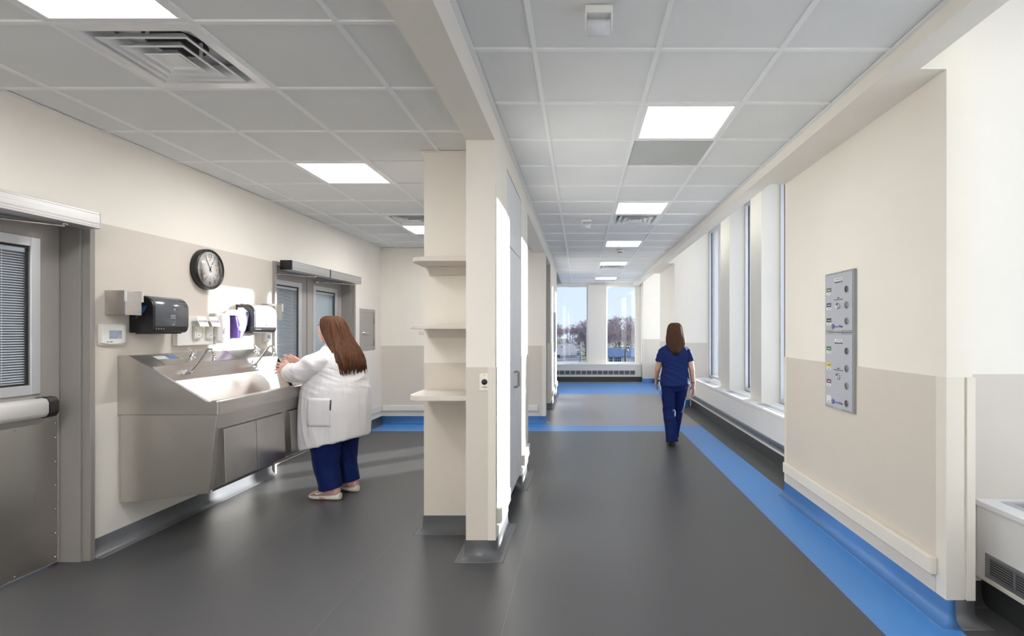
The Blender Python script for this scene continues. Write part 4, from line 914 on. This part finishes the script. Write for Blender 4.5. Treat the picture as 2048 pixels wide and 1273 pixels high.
hx0, hx1, ey, ry = 6.6, 30, -4.75, -2.95
MB().box(hx0+.4, hx1, 131.5, 140, GZ, ey).build('house_wall', M_SIDING, t)
MB().prism([(130.8, ey-.15), (135.7, ry), (140.6, ey-.15), (140.6, ey-.4), (130.8, ey-.4)], 'x', hx0, hx1+.3).build('roof', M_ROOF, t)
for x in (7.4, 8.6, 9.5, 13.6, 15.6):
    wv = MB().box(x, x+.75, 131.42, 131.5, ey-1.55, ey-.5).build('window', M_CARG, t); MB().box(x+.34, x+.41, 131.38, 131.42, ey-1.55, ey-.5).box(x, x+.34, 131.38, 131.42, ey-1.05, ey-.98).box(x+.41, x+.75, 131.38, 131.42, ey-1.05, ey-.98).build('window_bars', M_SIDING, wv)
MB().box(10.7, 12.6, 131.42, 131.5, GZ, ey-.35).build('porch_panel', M_SIDING, t)
t = thing('utility_pole', 'dark wooden utility pole with a short crossarm before the blue roof', 'utility pole', (9.35, 108, GZ))
MB().tube([(9.35, 108, GZ), (9.35, 108, -1.65)], [.22, .16], 10).build('pole', M_WOODP, t)
MB().box(8.3, 10.3, 107.85, 107.97, -2.05, -1.9).build('crossarm', M_WOODP, t)
for x in (8.5, 9.0, 9.8, 10.15): MB().lathe([(.07, 0), (.09, .1), (.05, .22), (.0005, .24)], (x, 107.91, -1.9), 'z', 8).build('insulator', M_SIDING, t)
MB().lathe([(.0005, 0), (.2, 0), (.2, .55), (.0005, .6)], (9.75, 107.9, -2.9), 'z', 12).build('transformer', M_GRILL, t)
tag(MB().tube([(-40+k*4.11, 107.9, 3.0-1.2*math.sin(math.pi*k/12)-4.75*(k/12)**3) for k in range(13)], .016, 4).build('overhead_wire', M_GRILL), 'thin overhead wire running from the utility pole across the left end window', 'wire')
# ================================================================ PEOPLE
M_SKIN = mat('skin', (.56, .345, .265), .5, var=.06, vscale=25, bump=.05, bscale=400)
M_SKINP = mat('pink_skin', (.60, .33, .265), .45, var=.10, vscale=30)
M_COAT = mat('white_coat_cloth', (.76, .75, .785), .8, var=.015, bump=.15, bscale=500)
M_NAVY = mat('navy_scrub_cloth', (.0075, .020, .105), .75, var=.08, vscale=8, spec=.15, bump=.15, bscale=500)
M_NAVYT = mat('navy_trousers', (.005, .015, .090), .75, var=.08, vscale=8, spec=.15, bump=.15, bscale=500)
M_HAIRA = mat('brown_hair', (.090, .035, .016), .55, var=.35, vscale=9, spec=.25, stretch=(6, 6, .6))
M_HAIRB = mat('dark_brown_hair', (.070, .030, .016), .58, var=.35, vscale=9, spec=.25, stretch=(6, 6, .6))
M_EYE = mat('eye_white', (.75, .75, .74), .2); M_IRIS = mat('iris', (.05, .03, .02), .2); M_LIP = mat('lip', (.50, .18, .17), .4)
M_SHOE = mat('pink_sneaker', (.52, .31, .29), .6, var=.08, vscale=40); M_SOLE = mat('cream_sole', (.72, .68, .62), .6); M_KSHOE = mat('black_shoe', (.015, .015, .017), .5)
class Frame:
    def __init__(s, base, ang):
        s.b = Vector(base); s.F = Vector((math.cos(ang), math.sin(ang), 0)); s.L = Vector((-math.sin(ang), math.cos(ang), 0))
    def __call__(s, f, l, z): p = s.b+s.F*f+s.L*l; return (p.x, p.y, s.b.z+z)
    def dir(s, f, l, z): return s.F*f+s.L*l+Vector((0, 0, z))
def ring(fr, z, c, d, w, l=0, n=28, e=2.3, tilt=0.0):
    out = []
    for k in range(n):
        a = 2*math.pi*k/n; ca, sa = math.cos(a), math.sin(a)
        x = math.copysign(abs(ca)**(2/e), ca); y = math.copysign(abs(sa)**(2/e), sa)
        out.append(fr(c+d*x, l+w*y, z-tilt*x))
    return out
def remesh(mb, name, ms, parent, voxel=.006, smooth=6, fold=None):
    me = mb.raw(name); bm = bmesh.new(); bm.from_mesh(me); bmesh.ops.recalc_face_normals(bm, faces=bm.faces); bm.to_mesh(me); bm.free()
    o = bpy.data.objects.new(name, me); COL.objects.link(o)
    md = o.modifiers.new('r', 'REMESH'); md.mode = 'VOXEL'; md.voxel_size = voxel; md.use_smooth_shade = True
    if smooth: sm = o.modifiers.new('s', 'SMOOTH'); sm.factor = .5; sm.iterations = smooth
    dg = bpy.context.evaluated_depsgraph_get(); ne = bpy.data.meshes.new_from_object(o.evaluated_get(dg))
    bpy.data.objects.remove(o)
    if fold:
        ns = [v.normal.copy() for v in ne.vertices]
        for v, nn in zip(ne.vertices, ns): v.co += nn*fold(v.co)
        ne.update()
    off = wloc(parent) if parent else Vector((0,0,0))
    ne.transform(Matrix.Translation(-off)); ne.name = name; ne.materials.clear()
    for m in (ms if isinstance(ms, list) else [ms]): ne.materials.append(m)
    ne.polygons.foreach_set('use_smooth', [True]*len(ne.polygons))
    o = bpy.data.objects.new(name, ne); COL.objects.link(o); o.parent = parent; return o
def hand_shape(mb, wrist, d, up, thumb_side, s=1.0, curl=.25, spread=.16):
    """d: finger direction, up: palm normal (back of hand), thumb on thumb_side of cross(up,d)"""
    wr = Vector(wrist); d = Vector(d).normalized(); up = Vector(up); up = (up-d*up.dot(d)).normalized(); sd = up.cross(d).normalized()*thumb_side
    def P(a, b, c): return tuple(wr+d*a*s+sd*b*s+up*c*s)
    mb.tube([P(-.02, 0, 0), P(.01, 0, 0), P(.035, .0, 0), P(.07, .0, .002), P(.092, 0, .0)], [(.020*s, .026*s), (.017*s, .028*s), (.015*s, .037*s), (.014*s, .041*s), (.011*s, .038*s)], 14, up=tuple(up))
    for k, (b, ln) in enumerate(((.030, .066), (.0105, .074), (-.0105, .069), (-.030, .054))):
        sp = spread*(b/.03); c1, c2 = curl*.5, curl
        p0 = (.075, b*.95, 0); p1 = (.095, b*1.05, -.001); p2 = (.095+ln*.42, b*1.05+ln*.42*sp, -ln*.42*c1); p3 = (p2[0]+ln*.32, p2[1]+ln*.32*sp, p2[2]-ln*.32*c2); p4 = (p3[0]+ln*.22, p3[1]+ln*.22*sp, p3[2]-ln*.25*c2*1.3)
        mb.tube([P(*p0), P(*p1), P(*p2), P(*p3), P(*p4)], [.0095*s, .009*s, .0085*s, .0078*s, .0062*s], 9, round_ends=True)
    mb.tube([P(.012, .018, -.004), P(.038, .042, -.012), P(.062, .058, -.018), P(.082, .066, -.020)], [.014*s, .0125*s, .0105*s, .008*s], 10, round_ends=True)
def head_shape(mb, fr2, c, s=1.0):
    """fr2: Frame whose F is the gaze, c = centre height frame coordinates (f,l,z)"""
    def P(f, l, z): return fr2(c[0]+f*s, c[1]+l*s, c[2]+z*s)
    prof = [(.118, -.010, .022, .020), (.105, -.010, .062, .055), (.08, -.008, .086, .070), (.045, -.005, .097, .077), (.01, -.002, .100, .077), (-.02, .004, .096, .074), (-.05, .014, .084, .067), (-.075, .024, .070, .058), (-.098, .034, .052, .044), (-.112, .040, .030, .028)]
    rs = []
    for z, cf, d, w in prof: rs.append([P(cf+d*math.cos(2*math.pi*k/24), w*math.sin(2*math.pi*k/24), z) for k in range(24)][::1])
    mb.rings(rs)
    mb.tube([P(.085, 0, .022), P(.100, 0, .0), P(.112, 0, -.022), P(.108, 0, -.034), P(.09, 0, -.038)], [.008*s, .010*s, .0125*s, .013*s, .011*s], 10, round_ends=True)
    for q in (-1, 1):
        mb.tube([P(.088, q*.012, .034), P(.088, q*.032, .036), P(.070, q*.055, .026)], [.008*s, .009*s, .008*s], 8, round_ends=True)   # brow
        mb.ell(P(.062, q*.04, -.022), (.028*s, .026*s, .024*s), 12, 8)                                                        # cheek
        mb.ell(P(.104, q*.011, -.034), (.009*s, .008*s, .008*s), 8, 6)                                                        # nostril
        mb.tube([P(.002, q*.076, .018), P(-.012, q*.086, .014), P(-.012, q*.086, -.012), P(.002, q*.077, -.026)], [(.006*s, .008*s)]*4, 8, round_ends=True)  # ear
    mb.tube([P(.082, -.022, -.062), P(.096, 0, -.058), P(.082, .022, -.062)], [.006*s, .0075*s, .006*s], 8, round_ends=True)
    mb.tube([P(.080, -.019, -.073), P(.093, 0, -.073), P(.080, .019, -.073)], [.006*s, .0085*s, .006*s], 8, round_ends=True)
    mb.ell(P(.082, 0, -.098), (.018*s, .022*s, .016*s), 10, 8)
def face_bits(fr2, c, parent, s=1.0):
    def P(f, l, z): return fr2(c[0]+f*s, c[1]+l*s, c[2]+z*s)
    for q in (-1, 1):
        MB().ell(P(.083, q*.032, .016), (.0125*s, .014*s, .0095*s), 12, 8).build('eye', M_EYE, parent)
        MB().ell(P(.0925, q*.0325, .016), (.004*s, .006*s, .006*s), 10, 6).build('iris', M_IRIS, parent)
        MB().tube([P(.096, q*.016, .040), P(.097, q*.034, .044), P(.080, q*.056, .036)], .0035*s, 6, round_ends=True).build('eyebrow', M_HAIRB, parent)
    MB().tube([P(.0885, -.018, -.066), P(.1005, 0, -.064), P(.0885, .018, -.066)], .0045*s, 8, round_ends=True).build('mouth', M_LIP, parent)
def hair_mass(fr, rings_, name, m, parent, seed, nstr=170, ends=.05, wav=.006, gap=None, rad=.0055):
    """rings_: (z, c, d, w, l) from crown down; base volume plus combed locks"""
    mb = MB(); mb.rings([ring(fr, z, c, d, w, l, n=32, e=2.0) for z, c, d, w, l in rings_])
    rnd = random.Random(seed)
    def at(u, th, sc):
        x = u*(len(rings_)-1); i = min(int(x), len(rings_)-2); t = x-i
        z, c, d, w, l = [a*(1-t)+b*t for a, b in zip(rings_[i], rings_[i+1])]
        return fr(c+d*sc*math.cos(th), l+w*sc*math.sin(th), z)
    st = MB()
    for k in range(nstr):
        th = 2*math.pi*k/nstr+rnd.uniform(-.03, .03)
        if gap and abs((th+math.pi) % (2*math.pi)-math.pi) < gap: continue
        ph = rnd.uniform(0, 6.28); sc = rnd.uniform(.97, 1.03); pts = []; n = 16; dr = rnd.uniform(-.12, .12)
        for q in range(n):
            u = .02+.97*q/(n-1)
            p = Vector(at(u, th+dr*u+wav*6*math.sin(ph+u*9)*u, sc+.02*math.sin(ph*2+u*7)))
            pts.append(p)
        tail = rnd.uniform(.2, 1.0)*ends
        pts.append(pts[-1]+(pts[-1]-pts[-2]).normalized()*tail+Vector((rnd.uniform(-.01, .01), rnd.uniform(-.01, .01), -.3*tail)))
        rr = [rad*.5]+[rad*rnd.uniform(.8, 1.3)]*(n-1)+[.0012]
        st.tube([tuple(p) for p in pts], rr, 5)
    base = remesh(mb, name, m, parent, .008, 4)
    o = st.build('hair_strands', m, base); o['kind'] = 'stuff'
    return base
def shoe(fr, heel, toe, m, ms, parent, ln=.27, roll=0.0, mark=None):
    """heel, toe: ground points in frame coords"""
    h = Vector(fr(*heel)); tt = Vector(fr(*toe)); d = (tt-h).normalized(); sd = Vector((0,0,1)).cross(d).normalized(); up = d.cross(sd)
    def ringp(a, w, z0, z1, n=18):
        c = h+d*a; return [tuple(c+sd*w*math.copysign(abs(math.cos(q))**.8, math.cos(q))+up*(z0+(z1-z0)*(.5+.5*math.sin(q)))) for q in [2*math.pi*k/n for k in range(n)]]
    mb = MB(); mb.rings([ringp(a*ln, w, z0, z1) for a, w, z0, z1 in ((-.02, .018, .04, .085), (.0, .030, .03, .108), (.12, .036, .03, .118), (.3, .038, .03, .112), (.45, .040, .03, .102), (.62, .044, .03, .086), (.8, .044, .028, .070), (.93, .034, .026, .056), (1.0, .014, .03, .044))])
    s_ = mb.build('shoe', m, parent)
    mb = MB(); mb.rings([ringp(a*ln, w, z0, z1) for a, w, z0, z1 in ((-.07, .020, .008, .062), (-.01, .036, .0, .058), (.2, .041, .0, .046), (.4, .041, .0, .040), (.62, .048, .0, .038), (.82, .047, .001, .035), (.97, .034, .008, .035), (1.03, .012, .016, .033))]); mb.build('sole', ms, s_)
    mb = MB()
    for k in range(4):
        a = .42+.07*k; c = h+d*a*ln; z = .108-.030*k*.36
        mb.tube([tuple(c-sd*.025+up*(z-.004)), tuple(c+up*(z+.004)), tuple(c+sd*.025+up*(z-.004))], .003, 6)
    mb.build('laces', ms, s_)
    if mark:
        q = mark; pts = []
        mb = MB()
        for grow, nm, mm, off in ((.0022, 'side_mark_edge', M_BLACKM, .0425), (0, 'side_mark', M_WPL, .0434)):
            cv = [(.43, .074, .0012), (.52, .065, .0035), (.60, .057, .006), (.66, .055, .0075), (.70, .061, .006), (.705, .070, .0025)]
            mb = MB(); mb.tube([tuple(h+d*a*ln+sd*q*(off+.0015*(a > .55))+up*z) for a, z, r in cv], [(r+grow, .0012) for a, z, r in cv], 8, up=tuple(up)); mb.build(nm, mm, s_)
        mb = MB(); mb.tube([tuple(h+d*a*ln+sd*q*.0425+up*.020) for a in (.38, .50, .66)], [(.003, .004), (.011, .004), (.003, .004)], 8, up=tuple(up)); mb.build('sole_insert', m, s_)
    return s_
def nfold(fr, amp, sc, vert=(1, 1, .35), rid=True):
    def f(co):
        q = Vector((co.x*sc*vert[0], co.y*sc*vert[1], co.z*sc*vert[2])); v = noise.noise(q)+.5*noise.noise(q*2.1+Vector((3, 1, 2)))
        if rid: v = .6-abs(v)*1.6
        return amp*v
    return f
def cloth(fr, zc, amp=.011):
    # creases running round the body above zc, hanging folds below it
    def f(co):
        t = min(1, max(0, (co.z-zc+.12)/.24)); out = 0
        for w, sv in ((t, (3.0, 3.0, 13.0)), (1-t, (9.0, 9.0, 2.2))):
            if w <= 0: continue
            skew = .35*(co.x-fr.b.x)
            q = Vector((co.x*sv[0], co.y*sv[1], (co.z+skew)*sv[2])); n1 = noise.noise(q); n2 = noise.noise(q*1.9+Vector((5, 2, 7)))
            out += w*((1-abs(n1)*2.2)*.7+(1-abs(n2)*2.2)*.3-.35)
        return amp*out
    return f
# ---------------------------------------------------------------- woman in the white coat at the sink
FA = Frame((-2.19, 4.70, 0), R(180-14))
pA = thing('person', 'woman with long brown hair in a white lab coat washing hands at the steel sink', 'person', (-2.19, 4.70, 0))
HA = Frame((-2.19, 4.70, 0), R(180-22)); hcA = (.075, .0, 1.478)
mb = MB()
mb.rings([ring(FA, z, c, d, w) for z, c, d, w in ((.50, 0, .15, .18), (.7, 0, .20, .22), (.9, 0, .20, .22), (1.1, -.01, .16, .20), (1.24, -.02, .11, .16), (1.32, 0, .06, .08))])
mb.tube([FA(0, 0, 1.28), FA(.02, 0, 1.36), FA(.05, 0, 1.42)], [.065, .056, .054], 14)
head_shape(mb, HA, hcA)
for q, s_ in ((1, .25), (-1, .22)):
    mb.tube([FA(-.01, q*.19, 1.23), FA(.12, q*.245, 1.12), FA(.30, q*s_*.7, 1.13), FA(.375, q*.135, 1.145)], [.06, .05, .036, .028], 12)
    mb.tube([FA(.0, q*.10, .55), FA(0, q*.11, .3), FA(-.055, q*.115, .12), FA(-.055, q*.115, .06)], [.09, .065, .045, .045], 12)
hand_shape(mb, FA(.375, .135, 1.145), FA.dir(.98, -.06, -.05), FA.dir(.0, .95, .2), -1, 1.08, .12, .26)
hand_shape(mb, FA(.39, -.02, 1.178), FA.dir(.95, .06, .13), FA.dir(.05, -.90, .30), 1, 1.08, .15, .26)
mb.tube([FA(.30, -.16, 1.13), FA(.355, -.06, 1.16), FA(.395, -.02, 1.178)], [.036, .030, .026], 12)
bodyA = remesh(mb, 'body', M_SKINP, pA, .0042, 5)
face_bits(HA, hcA, bodyA)
mb = MB()
for q, f0 in ((1, .0), (-1, .02)):
    mb.tube([FA(0, q*.11, .62), FA(.01, q*.12, .45), FA(0, q*.118, .28), FA(-.030, q*.115, .14), FA(-.04, q*.115, .092)], [(.155, .14), (.125, .115), (.105, .10), (.10, .092), (.102, .092)], 18, up=tuple(FA.F))
remesh(mb, 'trousers', M_NAVYT, pA, .007, 5, nfold(FA, .008, 9, (1, 1, .45)))
mb = MB()
HEM = .474
mb.rings([ring(FA, z, c, d, w, tilt=tl, n=36) for z, c, d, w, tl in ((HEM, .005, .278, .270, .068), (HEM+.02, .005, .284, .274, .064), (.62, .005, .287, .282, .02), (.80, .0, .288, .288, 0), (.94, -.005, .272, .28, 0), (1.07, -.015, .236, .255, 0), (1.18, -.025, .195, .235, 0), (1.26, -.03, .150, .215, 0), (1.315, -.02, .105, .15, 0), (1.35, .0, .078, .09, 0), (1.365, .0, .07, .078, 0))])
for q in (1, -1):
    mb.tube([FA(-.03, q*.17, 1.225), FA(.03, q*.245, 1.185), FA(.13, q*.262, 1.115), FA(.20, q*.232, 1.10), FA(.275, q*.195, 1.105), FA(.310, q*.180, 1.096)], [.088, .092, .09, .080, .078, .090], 20)
coatA = remesh(mb, 'lab_coat', M_COAT, pA, .0075, 6, cloth(FA, .98, .0105))
# collar, pocket, slit and buttons lie on the coat
dg = bpy.context.evaluated_depsgraph_get()
bvA = BVHTree.FromPolygons([v.co+wloc(pA) for v in coatA.data.vertices], [tuple(p.vertices) for p in coatA.data.polygons])
def patch(frame, f0, f1, z0, z1, side, th, name, m, parent, bv, nf=10, nz=10, skew=0.0):
    """cloth patch laid on the surface, cast from the frame's left (side=1) or right"""
    vs = []; ok = True; nrm = []
    for j in range(nz+1):
        for i in range(nf+1):
            z = z0+(z1-z0)*j/nz; f = f0+(f1-f0)*i/nf+skew*(z-z0)
            org = Vector(frame(f, side*.9, z)); hit = bv.ray_cast(org, -frame.L*side)
            if hit[0] is None: return None
            vs.append(hit[0]); nrm.append(hit[1])
    mb = MB(); n1 = len(vs); pts = [tuple(v-n*.002) for v, n in zip(vs, nrm)]+[tuple(v+n*th) for v, n in zip(vs, nrm)]
    fs = []
    for j in range(nz):
        for i in range(nf):
            a = j*(nf+1)+i; fs.append((n1+a, n1+a+1, n1+a+nf+2, n1+a+nf+1)); fs.append((a, a+nf+1, a+nf+2, a+1))
    bd = [i for i in range(nf)]+[nf+(nf+1)*j for j in range(nz)]+[(nf+1)*(nz+1)-1-i for i in range(nf)]+[(nf+1)*(nz-j) for j in range(nz)]
    for k in range(len(bd)): a, b = bd[k], bd[(k+1) % len(bd)]; fs.append((a, b, n1+b, n1+a))
    mb.add(pts, fs, 0, True); return mb.build(name, m, parent)
patch(FA, -.15, .05, .66, .90, 1, .005, 'pocket', M_COAT, coatA, bvA)
patch(FA, -.178, -.168, .50, 1.02, 1, .004, 'side_seam', M_COAT, coatA, bvA, 2, 30, .02)
patch(FA, -.160, -.152, .80, .885, 1, .004, 'pocket_slit', M_BLACKM, coatA, bvA, 2, 6)
patch(FA, .268, .272, .97, .98, 1, .004, 'button', M_WPL, coatA, bvA, 1, 1)
mb = MB(); mb.tube([FA(.07, .03, 1.36), FA(.02, .075, 1.385), FA(-.06, .06, 1.395), FA(-.075, 0, 1.40), FA(-.06, -.06, 1.395), FA(.02, -.075, 1.385), FA(.07, -.03, 1.36)], [(.024, .008)]*7, 10, round_ends=True); mb.build('collar', M_COAT, coatA)
hair_mass(FA, [(1.605, .05, .02, .02, 0), (1.597, .045, .062, .055, 0), (1.57, .035, .098, .086, 0), (1.52, .02, .115, .099, 0), (1.46, .0, .118, .106, 0), (1.40, -.035, .112, .118, .0), (1.33, -.085, .108, .14, .005), (1.26, -.125, .105, .165, .01), (1.20, -.155, .092, .17, .01), (1.165, -.17, .075, .165, .01)], 'hair', M_HAIRA, pA, 4, 420, .075, .010, gap=.50, rad=.0036)
for l, s_ in ((.118, 1), (-.118, -1)):
    heel = FA(-.12, l, 0)
    shoe(FA, (-.125, l*1.0, 0), (.15, l*1.25, 0), M_SHOE, M_SOLE, pA, .27, mark=1)
# ---------------------------------------------------------------- woman in navy scrubs walking away
FB = Frame((1.215, 6.72, 0), R(90))
pB = thing('person', 'woman in navy scrubs with brown hair walking away down the corridor', 'person', (1.215, 6.72, 0))
hcB = (.02, .0, 1.452)
mb = MB()
mb.rings([ring(FB, z, c, d, w) for z, c, d, w in ((.74, 0, .09, .14), (.85, 0, .095, .155), (1.0, 0, .08, .125), (1.15, 0, .09, .145), (1.24, -.005, .075, .15), (1.29, 0, .05, .08))])
mb.tube([FB(-.005, 0, 1.26), FB(0, 0, 1.33), FB(.01, 0, 1.39)], [.055, .049, .048], 14)
head_shape(mb, FB, hcB, .98)
armL = [FB(0, .15, 1.21), FB(.0, .185, 1.12), FB(.035, .212, .98), FB(.12, .222, .85)]
armR = [FB(0, -.15, 1.21), FB(-.01, -.185, 1.12), FB(-.015, -.216, .975), FB(.035, -.245, .775)]
mb.tube(armL, [.048, .045, .037, .026], 12, round_ends=True); mb.tube(armR, [.048, .045, .037, .026], 12, round_ends=True)
hand_shape(mb, FB(.13, .222, .84), FB.dir(.35, -.02, -.9), FB.dir(.1, .95, .1), -1, .95, .45, .08)
hand_shape(mb, FB(.04, -.248, .765), FB.dir(.12, -.03, -1), FB.dir(.15, -.95, .05), 1, .95, .40, .08)
legL = [FB(0, .085, .84), FB(-.015, .075, .47), FB(-.09, .045, .11), FB(-.09, .045, .07)]
legR = [FB(0, -.085, .84), FB(.12, -.06, .48), FB(.20, -.005, .12), FB(.21, -.005, .08)]
for q in (legL, legR): mb.tube(q, [.085, .055, .036, .036], 12)
bodyB = remesh(mb, 'body', M_SKIN, pB, .0042, 5)
face_bits(FB, hcB, bodyB, .98)
mb = MB()
mb.rings([ring(FB, z, c, d, w) for z, c, d, w in ((.70, 0, .10, .15), (.78, -.01, .122, .172), (.86, -.005, .118, .165), (.92, 0, .105, .15))])
mb.tube([FB(0, .082, .80), FB(-.005, .082, .66), FB(-.012, .078, .47), FB(-.06, .058, .22), FB(-.085, .048, .065)], [(.112, .092), (.10, .088), (.085, .078), (.078, .072), (.085, .074)], 18, up=(0, 1, 0))
mb.tube([FB(0, -.082, .80), FB(.05, -.078, .66), FB(.115, -.06, .47), FB(.165, -.025, .22), FB(.195, -.008, .075)], [(.112, .092), (.10, .086), (.085, .078), (.078, .072), (.085, .074)], 18, up=(0, 1, 0))
remesh(mb, 'trousers', M_NAVYT, pB, .006, 5, nfold(FB, .009, 12, (1, 1, .5)))
mb = MB()
mb.rings([ring(FB, z, c, d, w, n=32) for z, c, d, w in ((.765, -.008, .132, .186), (.78, -.008, .136, .188), (.87, -.004, .130, .184), (.98, 0, .112, .166), (1.08, 0, .114, .170), (1.17, -.002, .115, .172), (1.235, -.004, .098, .166), (1.275, -.004, .078, .128), (1.30, -.002, .064, .10), (1.315, .0, .058, .07))])
for q in (1, -1): mb.tube([FB(0, q*.12, 1.220), FB(-.002, q*.158, 1.195), FB(0, q*.180, 1.13), FB(.004*q, q*.190, 1.075)], [.058, .058, .056, .058], 18)
top = remesh(mb, 'scrub_top', M_NAVY, pB, .006, 5, cloth(FB, .70, .008))
hair_mass(FB, [(1.572, .0, .02, .02, 0), (1.564, -.005, .058, .05, 0), (1.54, -.01, .094, .080, 0), (1.49, -.015, .108, .094, 0), (1.43, -.03, .104, .102, 0), (1.37, -.05, .092, .115, 0), (1.31, -.075, .074, .118, 0), (1.26, -.09, .055, .095, 0), (1.21, -.095, .04, .055, .0)], 'hair', M_HAIRB, pB, 9, 320, .045, .030, gap=.75, rad=.0036)
shoe(FB, (-.125, .045, .012), (.14, .055, 0), M_KSHOE, M_KSHOE, pB, .25)
shoe(FB, (.16, -.005, 0), (.41, -.015, .03), M_KSHOE, M_KSHOE, pB, .25)
mb = MB(); mb.lathe([(.031, 0), (.032, .006), (.031, .012)], FB(.030, -.241, .80), 'z', 16); mb.build('wristband', M_BLACK, pB)
